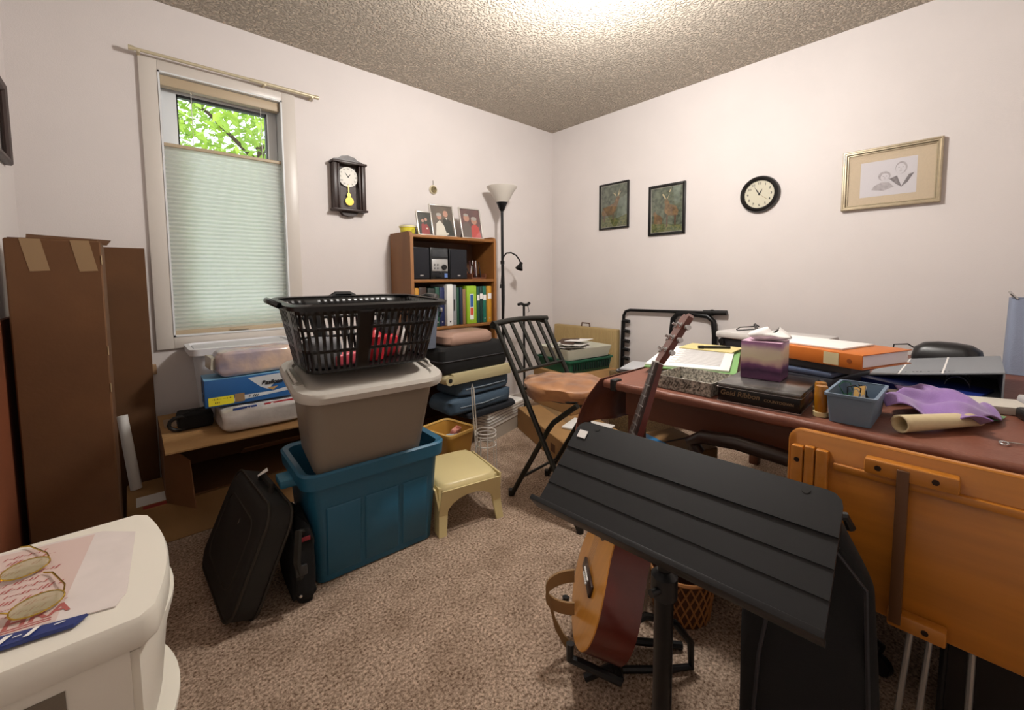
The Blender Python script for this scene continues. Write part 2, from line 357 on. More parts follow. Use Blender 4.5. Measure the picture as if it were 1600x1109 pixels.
# deer pictures
DG = [mat('art_dark', '#383f31', .6, col2='#6f7661', scale=38), mat('art_fur', '#8f7049', .6, col2='#5b4630', scale=45), mat('art_grass', '#7b7a49', .6, col2='#3d4a2a', scale=70), mat('art_antler', '#c6b38a', .6), mat('art_fur_dark', '#5f4433', .6), mat('art_mist', '#7f8878', .6, col2='#5d6658', scale=30)]
FR = mat('black_frame', '#0e0d0c', .35)
def frame_pic(name, label, y0, y1, z0, z1, fw, shapes, group=None):
    w, h = y0 - y1, z1 - z0
    t = thing(name, label, 'picture', (XR, (y0 + y1) / 2, (z0 + z1) / 2), 0, group)
    m4 = basis((0, -1, 0), (0, 0, 1), (-1, 0, 0))
    f = MB(m4)
    for a in ((-w / 2, -w / 2 + fw, -h / 2, h / 2), (w / 2 - fw, w / 2, -h / 2, h / 2), (-w / 2 + fw, w / 2 - fw, -h / 2, -h / 2 + fw), (-w / 2 + fw, w / 2 - fw, h / 2 - fw, h / 2)): f.box(a[0], a[1], a[2], a[3], .001, .018, .002)
    f.build('frame', FR, t)
    MB(m4).box(-w / 2 + .004, w / 2 - .004, -h / 2 + .004, h / 2 - .004, .001, .008).build('backing', mat('art_border', '#b9b3a2', .6), t, smooth=0)
    W, H = w / 2 - fw - .004, h / 2 - fw - .004
    prints('print', t, m4 @ Matrix.Translation((0, 0, .008)), [(m, [(x * W, y * H) for x, y in p]) for m, p in shapes], .0003)
    MB(m4).box(-w / 2 + fw, w / 2 - fw, -h / 2 + fw, h / 2 - fw, .0125, .0135).build('glass', PGLASS, t, smooth=0)
    return t
full = sq(-1, 1, -1, 1)
deer1 = [(DG[0], full), (DG[5], [(.1, -1), (1, -1), (1, .5), (.4, .3)]), (DG[2], [(-1, -1), (1, -1), (1, -.45), (.3, -.6), (-.3, -.5), (-1, -.6)]),
         (DG[1], [(-.95, -.25), (-.8, -.05), (-.3, .05), (0, .12), (.2, .4), (.35, .45), (.5, .38), (.42, .3), (.32, .1), (.15, -.25), (-.1, -.42), (-.7, -.45), (-.92, -.4)]),
         (DG[4], [(-.8, -.4), (-.7, -.4), (-.72, -.75), (-.78, -.75)]), (DG[4], [(-.1, -.4), (0, -.35), (-.02, -.75), (-.08, -.75)]),
         (DG[3], [(.2, .42), (.05, .75), (.12, .55), (-.1, .65), (.16, .45)]), (DG[3], [(.3, .46), (.45, .8), (.4, .55), (.6, .68), (.36, .45)])]
deer2 = [(DG[0], full), (DG[5], [(.4, 1), (.9, 1), (.8, .2), (.5, .2)]), (DG[2], [(-1, -1), (1, -1), (1, -.75), (0, -.65), (-1, -.6)]),
         (DG[1], [(-.15, -.1), (-.1, .2), (-.15, .4), (0, .5), (.12, .38), (.2, .22), (.6, .12), (.75, -.1), (.72, -.3), (.4, -.3), (.1, -.28)]),
         (DG[4], [(.0, -.28), (.1, -.28), (.08, -.78), (0, -.78)]), (DG[4], [(.5, -.28), (.62, -.28), (.6, -.75), (.52, -.75)]),
         (DG[1], [(-.85, -.6), (-.8, -.3), (-.9, -.12), (-.75, -.05), (-.62, -.2), (-.4, -.25), (-.25, -.4), (-.3, -.65)]),
         (DG[3], [(-.08, .46), (-.3, .7), (-.2, .72), (-.34, .9), (-.04, .5)]), (DG[3], [(.04, .48), (.22, .75), (.14, .78), (.32, .95), (.08, .48)])]
frame_pic('deer_picture', 'smaller black framed forest print of a single standing elk, nearer the room corner', 2.168, 1.886, 1.505, 1.876, .014, deer1, 'framed deer prints')
frame_pic('deer_picture', 'larger black framed forest print of a buck and a doe, beside the round clock', 1.713, 1.426, 1.42, 1.789, .019, deer2, 'framed deer prints')
# round wall clock
rc = thing('wall_clock', 'round black rimmed wall clock with cream face on the right wall', 'clock', (XR, .948, 1.62))
cm = basis((0, -1, 0), (0, 0, 1), (-1, 0, 0))
MB(cm).lathe([(0, 0), (.112, 0), (.114, .012), (.108, .028), (.096, .034), (.086, .026), (.084, .014), (0, .014)], seg=40).build('rim', mat('clock_rim', '#0c0b0b', .35), rc)
fo = MB(cm).lathe([(0, .0142), (.0845, .0142), (.0845, .0165), (0, .0165)], seg=40).build('face', mat('clock_face', '#d3ccb6', .6), rc)
for k in range(1, 13):
    a = R(30 * k); text('numeral', str(k), .021, cm @ Matrix.Translation((.067 * math.sin(a), .067 * math.cos(a), .0167)), INK, fo, .0004)
hands(rc, cm @ Matrix.Translation((0, 0, .0105)), 27, -31, .062)
prints('second_hand', rc, cm @ Matrix.Translation((0, 0, .0185)), [(mat('gold_hand', '#7a6230', .4, .6), [(-.0008, 0), (.0008, 0), (.048, -.036), (.047, -.038)])])
MB(cm).lathe([(0, .0168), (.006, .0168), (.006, .021), (0, .021)], seg=12).build('hub', INK, rc)
MB(cm).lathe([(0, .0225), (.084, .0225), (.084, .0235), (0, .0235)], seg=40).build('lens', PGLASS, rc)
# pencil portrait in silver frame
w_, h_ = .391, .315
pt = thing('portrait_picture', 'wide silver framed pencil drawing of a couple with cream mat', 'picture', (XR, .336, 1.62))
SILF = mat('champagne_frame', '#b7a98f', .3, .65, var=.1, scale=40)
def ringframe(mb, w, h, prof):
    """moulding: prof list of (inset, height)"""
    mb.rings([[(-w / 2 + i, -h / 2 + i, z), (w / 2 - i, -h / 2 + i, z), (w / 2 - i, h / 2 - i, z), (-w / 2 + i, h / 2 - i, z)] for i, z in prof], True, False); return mb
ringframe(MB(cm), w_, h_, [(0, 0), (0, .024), (.004, .03), (.009, .03), (.011, .025), (.017, .025), (.022, .016), (.025, .016), (.025, .004)]).build('frame', SILF, pt, smooth=20)
MB(cm).box(-w_ / 2 + .02, w_ / 2 - .02, -h_ / 2 + .02, h_ / 2 - .02, .002, .008).build('mat_board', mat('cream_mat', '#cfbb9f', .8, var=.05, scale=200), pt, smooth=0)
PG = [mat('sketch_paper', '#d6d0d2', .8), mat('pencil_dark', '#6e6668', .8, col2='#928a8b', scale=80), mat('pencil_mid', '#a39a9b', .8, col2='#c0b8b9', scale=80), mat('pencil_line', '#5d5557', .8)]
ske = [(PG[0], sq(-.118, .105, -.095, .088)), (PG[2], [(-.07, -.06), (-.06, -.04), (-.03, -.025), (.0, -.03), (.02, -.055), (-.02, -.07)]), (PG[1], [(0, -.012), (.03, .0), (.05, -.06), (.03, -.045)]), (PG[1], [(.045, -.062), (.075, .0), (.095, .006), (.07, -.04)]),
       (PG[0], [(.03, 0), (.06, .01), (.048, -.055)]), (PG[2], ell(.045, .038, .023, .031)), (PG[0], ell(.043, .034, .019, .026)), (PG[2], ell(-.02, .006, .025, .024)), (PG[0], ell(-.018, .0, .017, .019)),
       (PG[1], ell(.036, .040, .0028, .0016, 8)), (PG[1], ell(.051, .040, .0028, .0016, 8)), (PG[1], ell(-.024, .004, .0024, .0014, 8)), (PG[1], ell(-.011, .004, .0024, .0014, 8)), (PG[2], ell(.043, .021, .006, .0013, 8)), (PG[2], ell(-.018, -.009, .005, .0012, 8)), (PG[2], [(.0425, .036), (.0445, .036), (.046, .0275), (.041, .0275)]), (PG[2], [(-.018, .001), (-.0165, .001), (-.0155, -.0045), (-.0195, -.0045)])]
prints('drawing', pt, cm @ Matrix.Translation((0, 0, .008)), ske, .0002)
MB(cm).box(-w_ / 2 + .024, w_ / 2 - .024, -h_ / 2 + .024, h_ / 2 - .024, .0135, .0145).build('glass', PGLASS, pt, smooth=0)
# picture on left wall
lp = thing('dark_framed_picture', 'dark wooden framed picture on the left wall above the tall carton', 'picture', (XL, 2.36, 1.70))
lm = basis((0, 1, 0), (0, 0, 1), (1, 0, 0))
ringframe(MB(lm), .34, .30, [(0, .001), (0, .018), (.006, .024), (.022, .02), (.03, .012), (.03, .004)]).build('frame', DARKW, lp, smooth=20)
MB(lm).box(-.15, .15, -.13, .13, .001, .006).build('print', mat('pale_print', '#b9b4ab', .6, var=.1, scale=8), lp, smooth=0)
MB(lm).box(-.142, .142, -.122, .122, .009, .010).build('glass', PGLASS, lp, smooth=0)

# ================================================================ BOOKCASE
BX0, BX1, BY0, BY1 = 1.335, 2.044, 2.42, 2.693
bk = thing('bookcase', 'oak veneer bookcase against the window wall holding binders and a stereo', 'bookcase', ((BX0 + BX1) / 2, (BY0 + BY1) / 2, 0))
def rel(o, t):
    o.matrix_parent_inverse = Matrix.Translation((-t.location.x, -t.location.y, -t.location.z)); return o
side = [(BY0, 0), (BY1, 0), (BY1, 1.41), (BY0 + .03, 1.41), (BY0 + .008, 1.40), (BY0, 1.375)]
for x in (BX0, BX1 - .022):
    rel(MB(basis((0, 1, 0), (0, 0, 1), (1, 0, 0), (x, 0, 0))).prism(side, 0, .022).build('side_panel', OAK, bk), bk)
for z in (.06, .40, .762, 1.082, 1.372):
    rel(MB().box(BX0 + .022, BX1 - .022, BY0 + .004, BY1 - .006, z, z + .02, .002).build('shelf', OAK, bk), bk)
rel(MB().box(BX0 + .022, BX1 - .022, BY1 - .006, BY1, .02, 1.372).build('back_panel', mat('back_board', '#5b3a24', .6, var=.2, scale=6, stretch=(1, 1, .2)), bk, smooth=0), bk)
rel(MB().box(BX0 + .022, BX1 - .022, BY0 + .01, BY0 + .025, 0, .06).build('kick_board', OAK, bk, smooth=0), bk)
# binders: x edges, colour, top, label colour
edges = [1.359, 1.373, 1.406, 1.466, 1.527, 1.563, 1.606, 1.659, 1.702, 1.726, 1.751, 1.782, 1.873, 1.903, 1.936, 1.972, 2.016]
cols = ['#5a7a2a', '#c28a2c', '#3b2a22', '#16201c', '#1d4a3c', '#1c2550', '#dcdcd8', '#8d9092', '#1e4a36', '#1e2a3e', '#8a6a48', '#8fb52a', '#17463e', '#10352f', '#146654', '#c08a2a']
hts = [.235, .265, .268, .262, .268, .266, .285, .282, .262, .262, .25, .272, .266, .268, .268, .268]
desc = ['thin olive green folder at the left end of the binder row', 'amber orange folder beside the olive one on the shelf', 'dark brown ring binder beside the amber folder', 'blackish green ring binder in the left half of the row', 'deep green ring binder beside a navy one', 'navy blue ring binder beside the white one', 'white ring binder standing slightly proud of the row', 'grey ring binder with dark spine title beside the white one',
        'slim dark green binder beside the grey binder', 'slim slate blue binder beside the slim green one', 'thin tan folder left of the lime green binder', 'wide lime green binder with red and blue spine label', 'dark teal binder with small white sticker beside the lime one', 'very dark green binder with white sticker second from lime one', 'bright teal green binder with white sticker near the shelf end', 'amber binder with white sticker at the right end of the row']
SPR = mat('binder_rivet', '#b9b9b9', .3, .8)
for k in range(16):
    x0, x1 = edges[k] + .0015, edges[k + 1] - .0015; w = x1 - x0; yf = BY0 + (.022 if k != 6 else .006) + (k % 3) * .004 - (.01 if k == 11 else 0)
    t = thing('binder' if hts[k] > .255 else 'folder', desc[k], 'binder' if hts[k] > .255 else 'folder', ((x0 + x1) / 2, yf, .782), 0, 'binders on the middle shelf')
    MB().box(-w / 2, w / 2, 0, .22, 0, hts[k], min(.006, w * .2)).build('cover', mat('binder_%d' % k, cols[k], .45), t)
    if w > .03: MB(basis((1, 0, 0), (0, 0, 1), (0, -1, 0), (0, 0, .03))).lathe([(0, 0), (.006, 0), (.006, .001), (0, .001)], seg=10).build('finger_hole', SPR if k != 6 else INK, t)
    fm = basis((1, 0, 0), (0, 0, 1), (0, -1, 0), (0, 0, 0))
    if k == 11:
        prints('spine_label', t, fm, [(mat('label_white', '#e8e8e2', .6), sq(-.018, .016, .03, .215)), (mat('label_blue', '#2a5c9a', .6), sq(-.014, .012, .12, .21)), (mat('label_red', '#c8452a', .6), sq(-.014, .012, .062, .115))])
    if k in (12, 13, 14, 15): prints('sticker', t, fm, [(WHITEP, sq(-w * .42, w * .42, .165 + .01 * (k % 2), .205 + .01 * (k % 2)))])
    if k == 7: prints('spine_title', t, fm, [(INK, sq(-.006, .006, .10, .18))])
# stereo: left speaker, main unit, right speaker
SPK = mat('speaker_cloth', '#15161d', .9, bump=.2, bscale=500)
for nm, lab, x0, x1 in (('speaker', 'black bookshelf speaker left of the stereo unit', 1.366, 1.494), ('speaker', 'black bookshelf speaker right of the stereo unit', 1.652, 1.80)):
    t = thing(nm, lab, 'speaker', ((x0 + x1) / 2, BY0 + .03, 1.102), 0, 'stereo speakers')
    w = x1 - x0
    MB().box(-w / 2, w / 2, .008, .19, 0, .21, .004).build('cabinet', BLACKP, t)
    MB().box(-w / 2 + .004, w / 2 - .004, 0, .008, .004, .206, .003).build('grille', SPK, t)
    MB().box(-.012, .012, -.0015, 0, .022, .03).build('badge', SILVER, t)
st = thing('stereo_unit', 'mini stereo centre unit with silver control panel between two speakers', 'stereo', (1.572, BY0 + .03, 1.102))
MB().box(-.07, .07, .006, .2, 0, .212, .004).build('case', mat('stereo_case', '#1d1e20', .3), st)
MB().box(-.062, .062, 0, .006, .055, .135, .002).build('control_panel', mat('silver_panel', '#b7b7b5', .35, .5), st)
MB().box(-.062, .062, 0.001, .006, .15, .205, .002).build('disc_tray', mat('smoky', '#3a3d40', .15), st)
MB().box(-.062, .062, .002, .006, .006, .05, .002).build('display', mat('stereo_display', '#101216', .1), st)
MB(basis((1, 0, 0), (0, 0, 1), (0, -1, 0), (.03, 0, .082))).lathe([(0, 0), (.019, 0), (.017, .014), (0, .014)]).build('volume_knob', BLACKP, st)
for a, b in ((-.042, .098), (-.018, .098), (-.042, .075), (-.018, .075)): MB(basis((1, 0, 0), (0, 0, 1), (0, -1, 0), (a, 0, b))).lathe([(0, 0), (.007, 0), (.006, .004), (0, .004)], seg=12).build('button', mat('grey_button', '#6b6b6b', .4), st)
MB().box(.035, .058, -.001, .002, .012, .04).build('sticker', mat('blue_sticker', '#5c7ab5', .5), st)
single('paper_sheet', 'folded white paper standing left of the speaker on the bookcase', 'paper', MB().box(-.002, .002, 0, .16, 0, .13), WHITEP, (1.361, BY0 + .02, 1.102), 0)
# desk organiser with pens
og = thing('pen_tray', 'small brown wooden tray of pens and odds at the stereo shelf end', 'organiser', (1.905, BY0 + .09, 1.102), 8)
WT = mat('tray_wood', '#6b3f2a', .5)
MB().box(-.075, .075, -.05, .05, 0, .012, .003).box(-.075, -.068, -.05, .05, .012, .04).box(.068, .075, -.05, .05, .012, .04).box(-.068, .068, .043, .05, .012, .05).build('tray', WT, og)
for k in range(9):
    a = random.uniform(-.4, .4); x = -.055 + k * .0135
    MB().cyl((x, random.uniform(-.03, .02), .012), (x + .09 * math.sin(a), .02, .012 + random.uniform(.07, .13)), .004, seg=6).build('pen', mat('pen_%d' % (k % 4), ['#141414', '#4a2c3a', '#c9c4c0', '#3a1a18'][k % 4], .4), og)
# tub and photo frames on top (top surface of shelf 1.392)
tb = thing('margarine_tub', 'yellow plastic food tub with lid on top of the bookcase', 'tub', (1.405, 2.575, 1.392))
MB().lathe([(0, 0), (.044, 0), (.053, .055), (0, .055)], seg=28).build('tub', mat('tub_yellow', '#d8cf3e', .4), tb)
MB().lathe([(.0, .0552), (.057, .0552), (.058, .064), (.05, .067), (0, .067)], seg=28).build('lid', mat('tub_lid', '#e3dcae', .4), tb)
prints('emblem', tb, basis((1, 0, 0), (0, 0, 1), (0, -1, 0), (.012, -.0502, .03)), [(mat('emblem_green', '#b0a61c', .5), ell(0, 0, .014, .014))])
SK = mat('photo_skin', '#b98a76', .5); REDC = mat('photo_red', '#8f1f22', .5); WHC = mat('photo_white', '#cfc8ba', .5); DK = mat('photo_dark', '#1d2119', .5); GRY = mat('photo_grey', '#6d625c', .5); SALM = mat('photo_salmon', '#b94a46', .5); ROSE = mat('photo_rose', '#7d5552', .5, col2='#5d4a4c', scale=12)
HAIRG = mat('photo_hair', '#a8a29a', .5)
def photo(label, x, y, w, h, rz, shapes, fm):
    t = thing('photo_frame', label, 'photo frame', (x, y, 1.3925), rz, 'family photos on the bookcase')
    m4 = TR((0, 0, 0), -14) @ basis((1, 0, 0), (0, 0, 1), (0, -1, 0))
    ringframe(MB(m4), w, h, [(0, 0), (0, .014), (.003, .016), (.008, .014), (.008, .004)])
    f = MB(m4); b = .009
    for a in ((-w / 2, -w / 2 + b, 0, h), (w / 2 - b, w / 2, 0, h), (-w / 2 + b, w / 2 - b, 0, b), (-w / 2 + b, w / 2 - b, h - b, h)): f.box(*a, 0.0, .014, .002)
    f.build('frame', fm, t)
    MB(m4).box(-w / 2 + .002, w / 2 - .002, .002, h - .002, .001, .005).build('backing', BLACKP, t, smooth=0)
    W, H = w / 2 - b, h / 2 - b
    prints('photo', t, m4 @ Matrix.Translation((0, h / 2, .005)), [(m, [(a * W, c * H) for a, c in p]) for m, p in shapes], .0003)
    MB(m4).box(-w / 2 + b, w / 2 - b, b, h - b, .0105, .0112).build('glass', PGLASS, t, smooth=0)
    MB().rings([[(-w * .3, .012, h * .02), (w * .3, .012, h * .02), (w * .16, .052, h * .62), (-w * .16, .052, h * .62)], [(-w * .3, .095, .0), (w * .3, .095, .0), (w * .16, .058, h * .62), (-w * .16, .058, h * .62)]]).build('easel_back', BLACKP, t)
SILV = mat('frame_silver', '#cfcbc4', .3, .5)
ph1 = [(DK, full), (REDC, [(-.6, -1), (-.5, -.1), (-.2, .05), (.0, -.1), (.3, 0), (.6, -.3), (.7, -1)]), (SK, ell(-.25, .25, .2, .16)), (SK, ell(.25, .38, .2, .16)), (WHC, ell(.3, -.45, .15, .08))]
ph2 = [(mat('photo_bg', '#4a423c', .5, col2='#6b5d50', scale=9), full), (DK, [(.0, -1), (.05, .1), (.4, .25), (.8, .0), (1, -1)]), (WHC, [(-.75, -1), (-.6, -.2), (-.25, .05), (.1, -.3), (.3, -1)]), (SK, ell(-.25, .28, .22, .2)), (HAIRG, ell(-.28, .42, .24, .12)), (SK, ell(.35, .5, .23, .22)), (WHC, [(.3, .22), (.5, .25), (.42, .08)]), (WHC, ell(.0, -.85, .5, .1))]
ph3 = [(ROSE, full), (GRY, [(-1, -1), (-.8, .0), (-.3, .1), (.0, -.3), (.1, -1)]), (SALM, [(-.1, -1), (0, -.2), (.35, .0), (.75, -.2), (.9, -1)]), (SK, ell(-.4, .38, .3, .26)), (SK, ell(.35, .2, .3, .25)), (HAIRG, ell(.36, .36, .3, .14)), (HAIRG, ell(-.42, .58, .26, .1))]
photo('small silver framed photo of two people in red on the bookcase', 1.497, 2.50, .115, .17, -4, ph1, SILV)
photo('silver framed photo of a couple in white and black clothes on the bookcase', 1.652, 2.515, .185, .235, -6, ph2, SILV)
photo('silver framed photo of a couple with one in salmon red on the bookcase', 1.889, 2.50, .185, .235, -4, ph3, SILV)

# ================================================================ FLOOR LAMP
lmp = thing('floor_lamp', 'black torchiere floor lamp with white glass bowl and side reading arm', 'floor lamp', (2.205, 2.535, 0))
MB().lathe([(0, 0), (.125, 0), (.128, .012), (.10, .028), (.02, .04), (0, .04)]).build('base', BLACKM, lmp)
MB().cyl((0, 0, .03), (0, 0, 1.64), .011).build('pole', BLACKM, lmp)
MB().lathe([(.011, 1.63), (.02, 1.64), (.034, 1.675), (.045, 1.70), (.045, 1.706), (0, 1.706)]).build('cup', BLACKM, lmp)
MB().lathe([(.045, 1.70), (.066, 1.73), (.09, 1.775), (.118, 1.812), (.1195, 1.818), (.114, 1.812), (.086, 1.775), (.062, 1.732), (.042, 1.704)], seg=32).build('glass_shade', mat('frosted_glass', '#d8d2c8', .4, trans=.15), lmp)
MB().tube([(0, 0, 1.24), (.006, -.01, 1.28), (.03, -.015, 1.305), (.075, -.02, 1.31), (.12, -.03, 1.29), (.15, -.035, 1.255), (.165, -.04, 1.22)], .006, 8).build('reading_arm', BLACKM, lmp)
MB(TR((.165, -.04, 1.225), 0, 28)).lathe([(0, .012), (.012, .01), (.016, -.01), (.033, -.05), (.030, -.05), (.012, -.012), (0, -.01)], seg=18).build('reading_shade', BLACKM, lmp)
MB().lathe([(0, 1.215), (.016, 1.218), (.016, 1.245), (0, 1.25)], seg=12).build('joint', BLACKM, lmp)
MB().tube([(-.012, -.01, 1.23), (-.02, -.012, 1.15), (-.03, -.012, 1.06)], .0025, 6).build('switch_cord', BLACKP, lmp)
MB().cyl((-.03, -.012, 1.06), (-.032, -.012, 1.03), .006, .008, 8).build('switch', BLACKP, lmp)
MB().tube([(.012, 0, 1.22), (.03, .01, 1.0), (.022, .012, .8), (.035, .02, .4), (.05, .06, .03)], .003, 6).build('power_cord', BLACKP, lmp)
# ================================================================ LEFT: CARTONS
def carton_body(t, w, d, h, m, name='body', thick=.004): return MB().box(-w / 2, w / 2, -d / 2, d / 2, 0, h, .004, 1).build(name, m, t)
tc = thing('tall_carton', 'tall narrow brown carton with tape strips standing by the left wall', 'cardboard box', (-.167, 2.17, 0))
carton_body(tc, .215, .33, 1.238, CARDD)
MB().rings([[(-.085, .05, 1.238), (.118, .06, 1.238), (.118, .064, 1.238), (-.085, .054, 1.238)], [(-.088, .10, 1.272), (.13, .115, 1.262), (.13, .119, 1.262), (-.088, .104, 1.272)]]).build('top_flap', CARDD, tc)
MB().rings([[(-.1, -.15, 1.239), (.1, -.15, 1.239), (.1, .05, 1.24), (-.1, .05, 1.24)], [(-.1, -.15, 1.241), (.1, -.15, 1.241), (.1, .05, 1.25), (-.1, .05, 1.25)]]).build('top_flap', CARDD, tc)
for x0 in (-.075, .035):
    MB().rings([[(x0, -.1662, 1.238), (x0 + .045, -.1662, 1.238), (x0 + .045, -.165, 1.238), (x0, -.165, 1.238)], [(x0 + .018, -.1662, 1.135), (x0 + .062, -.1662, 1.138), (x0 + .062, -.165, 1.138), (x0 + .018, -.165, 1.135)]]).build('tape_strip', TAPE, tc)
for z in (1.16, .85, .72): MB().box(.1065, .1085, -.167, -.163, z, z + .03).build('scuff', mat('scuff', '#b7a27e', .9), tc)
single('flat_carton', 'flattened dark brown carton leaning on the wall left of the window', 'cardboard box', MB(TR((0, 0, 0), -4)).box(-.105, .105, -.006, .006, 0, 1.262, .002, 1), CARDD, (-.035, 2.60, 0), 0)
single('cardboard_sheet', 'reddish brown cardboard sheet standing against the left wall beside the tall carton', 'cardboard box', MB().box(-.006, .006, -.36, .4, 0, .985, .002, 1), mat('red_cardboard', '#7a3f1e', .8, var=.12, scale=5), (-.30, 1.86, 0), 0)
single('wooden_bracket', 'small tan wooden block fixed to the wall left of the window, above the cartons', 'bracket', MB().box(-.02, .02, -.03, 0, -.03, .018, .004), mat('tan_wood', '#9a7a58', .6), (.066, YB, .678), 0)
pr = MB().cyl((0, 0, 0), (-.03, .05, .33), .021, .019, 20)
single('paper_roll', 'white paper tube leaning between the tall carton and the low cartons', 'paper roll', pr, WHITEP, (-.017, 2.50, .172), 0)
# long low carton
lc = thing('long_carton', 'long low brown carton with red and white labels on the floor under the window', 'cardboard box', (.42, 2.41, 0))
carton_body(lc, .94, .33, .17, CARD)
for x0, x1, y0, y1, m in ((-.44, -.33, -.12, -.02, WHITEP), (-.42, -.34, -.16, -.13, mat('red_label', '#a3352a', .6)), (-.31, -.22, -.12, -.06, WHITEP), (-.30, -.21, -.155, -.13, WHITEP)):
    MB().box(x0, x1, y0, y1, .17, .1712).build('label', m, lc, smooth=0)
# open carton lying on its side, flap forward
oc = thing('open_carton', 'open brown carton on its side under the window with flap sticking forward', 'cardboard box', (.46, 2.44, .172))
MB().box(-.385, .385, -.19, .2, .268, .275).box(-.385, .385, -.19, .2, 0, .006).box(-.385, -.379, -.19, .2, .006, .268).box(.379, .385, -.19, .2, .006, .268).box(-.379, .379, .194, .2, .006, .268).build('body', CARDI, oc, smooth=0)
MB().rings([[(-.387, -.40, .270), (.385, -.40, .262), (.385, -.186, .272), (-.385, -.186, .272)], [(-.387, -.40, .276), (.385, -.40, .268), (.385, -.186, .278), (-.385, -.186, .278)]]).build('top_flap', CARD, oc, smooth=0)
MB().box(-.385, .385, -.19, .2, .2755, .279).build('top_face', CARD, oc, smooth=0)
MB().rings([[(-.385, -.19, .0), (-.384, -.19, .26), (-.379, -.19, .26), (-.379, -.19, .0)], [(-.30, -.33, .0), (-.31, -.31, .2), (-.306, -.31, .2), (-.296, -.33, .0)]]).build('side_flap', CARDI, oc)
MB().box(-.37, -.19, -.05, .10, .2792, .2804).build('tape_strip', TAPE, oc, smooth=0)
MB(TR((.0, -.20, .16), 62)).box(-.1, .37, -.004, 0, -.11, .0).build('front_flap', CARDI, oc, smooth=0)
ZT = .452
# things on the open carton
tubm = mat('clear_tub', '#d9dade', .3, alpha=.75)
wt = thing('plastic_tub', 'translucent white plastic tub below the window sill behind the blue box', 'tub', (.42, 2.535, ZT))
MB().rrect([(.36, .2, .03, .0), (.40, .24, .035, .33)]).build('body', tubm, wt)
MB().rings([[(x, y, z) for x, y in rr(w, d, .04)] for w, d, z in ((.40, .24, .30), (.45, .285, .305), (.455, .29, .335), (.42, .26, .337), (.40, .24, .31))], True, False).build('rim', mat('tub_rim', '#dcdce0', .35), wt)
bb = thing('blue_product_box', 'blue product box with white script lettering and yellow price sticker', 'box', (.40, 2.20, .556), -2)
BLUE = mat('box_blue', '#1f5a96', .45, var=.1, scale=5)
MB().box(-.18, .18, -.01, .15, 0, .118, .002).build('box', BLUE, bb)
fm = basis((1, 0, 0), (0, 0, 1), (0, -1, 0), (0, -.01, 0))
BLW = mat('box_white', '#c9cdd0', .5)
MB().box(-.1802, .1802, -.0102, .1502, .1182, .1188).build('top_panel', mat('box_lightblue', '#6ea3c8', .5), bb, smooth=0)
prints('printed_bands', bb, fm, [(BLW, [(-.02, .108), (.18, .116), (.18, .085), (.09, .075), (.06, .045), (.03, .06)]), (BLW, [(-.08, .012), (.18, .03), (.18, .05), (.08, .035), (-.07, .035)]), (mat('box_gold', '#b9935a', .5), [(.055, .052), (.10, .055), (.078, .038)])])
text('brand_lettering', 'Basilcon', .026, fm @ Matrix.Translation((.075, .077, .003)), INK, bb, .0012, .3)
MB().box(-.168, -.075, -.0112, -.01, .006, .042).build('price_sticker', mat('yellow_sticker', '#e3d62a', .5), bb, smooth=0)
marks('sticker_print', bb, fm @ Matrix.Translation((-.118, .033, .0016)), .075, .009, INK, 13, 1, 0)
marks('sticker_print', bb, fm @ Matrix.Translation((-.14, .018, .0016)), .026, .01, INK, 4, 2, 0)
marks('pen_note', bb, fm @ Matrix.Translation((.0, .026, .003)), .04, .013, INK, 5, 3, .5)
MB().box(-.072, -.035, -.0118, -.0101, .008, .045).build('tape_piece', TAPE, bb, smooth=0)
MB(basis((0, 1, 0), (0, 0, 1), (-1, 0, 0), (-.18, 0, 0))).box(.02, .06, .02, .05, 0, .0008).box(.08, .13, .05, .10, 0, .0008).build('end_label', INK, bb, smooth=0)
# bread pack in plastic on blue box
def pillow(w, d, h, n=16, wob=.12, seed=1):
    rnd = random.Random(seed); ph = [rnd.uniform(0, 6) for _ in range(6)]
    def fn(u, v):
        th = u * 2 * math.pi; a = (v - .5) * math.pi
        cx = math.copysign(abs(math.cos(th)) ** .3, math.cos(th)); cy = math.copysign(abs(math.sin(th)) ** .3, math.sin(th)); cz = math.copysign(abs(math.sin(a)) ** .5, math.sin(a)); rc = abs(math.cos(a)) ** .2
        k = 1 + wob * (.5 * math.sin(3 * th + ph[0]) * math.cos(5 * a + ph[1]) + .35 * math.sin(7 * th + ph[2] + 3 * a) + .25 * math.sin(11 * a + ph[3] + 2 * th)) * .3
        return (w / 2 * cx * rc * k, d / 2 * cy * rc * k, h / 2 + h / 2 * cz * (1 + wob * .3 * math.sin(4 * th + ph[4])))
    return fn
PKT = mat('peach_packet', '#d6b8a0', .25, col2='#8a8496', scale=7, coat=.4, bump=.5, bscale=28)
pk = thing('wrapped_packet', 'peach and mauve plastic wrapped packet lying on the blue box', 'packet', (.43, 2.275, .676), 3)
MB().grid(pillow(.33, .15, .115, seed=3), 40, 18).build('packet', PKT, pk, smooth=60)
MB().rings([[(-.15, -.03, .03), (-.15, .03, .03), (-.15, .03, .09), (-.15, -.03, .09)], [(-.185, -.05, .04), (-.19, .04, .045), (-.185, .05, .095), (-.18, -.045, .09)]]).build('twisted_end', mat('clear_plastic', '#b9b1a0', .15, alpha=.8), pk)
wg = thing('white_packet', 'white plastic packet with blue and red print beneath the blue box', 'packet', (.43, 2.24, ZT), 0)
MB().grid(pillow(.33, .28, .092, seed=8), 40, 18).build('packet', mat('white_plastic_bag', '#d2cfcc', .25, var=.08, scale=25, bump=.4, bscale=40), wg, smooth=60)
MB().box(-.12, -.03, -.105, -.095, .074, .098, .002).build('blue_print', mat('print_blue', '#1c3c86', .4), wg)
MB().box(.0, .14, -.105, -.095, .074, .098, .002).build('red_print', mat('print_red', '#a52a30', .4), wg)
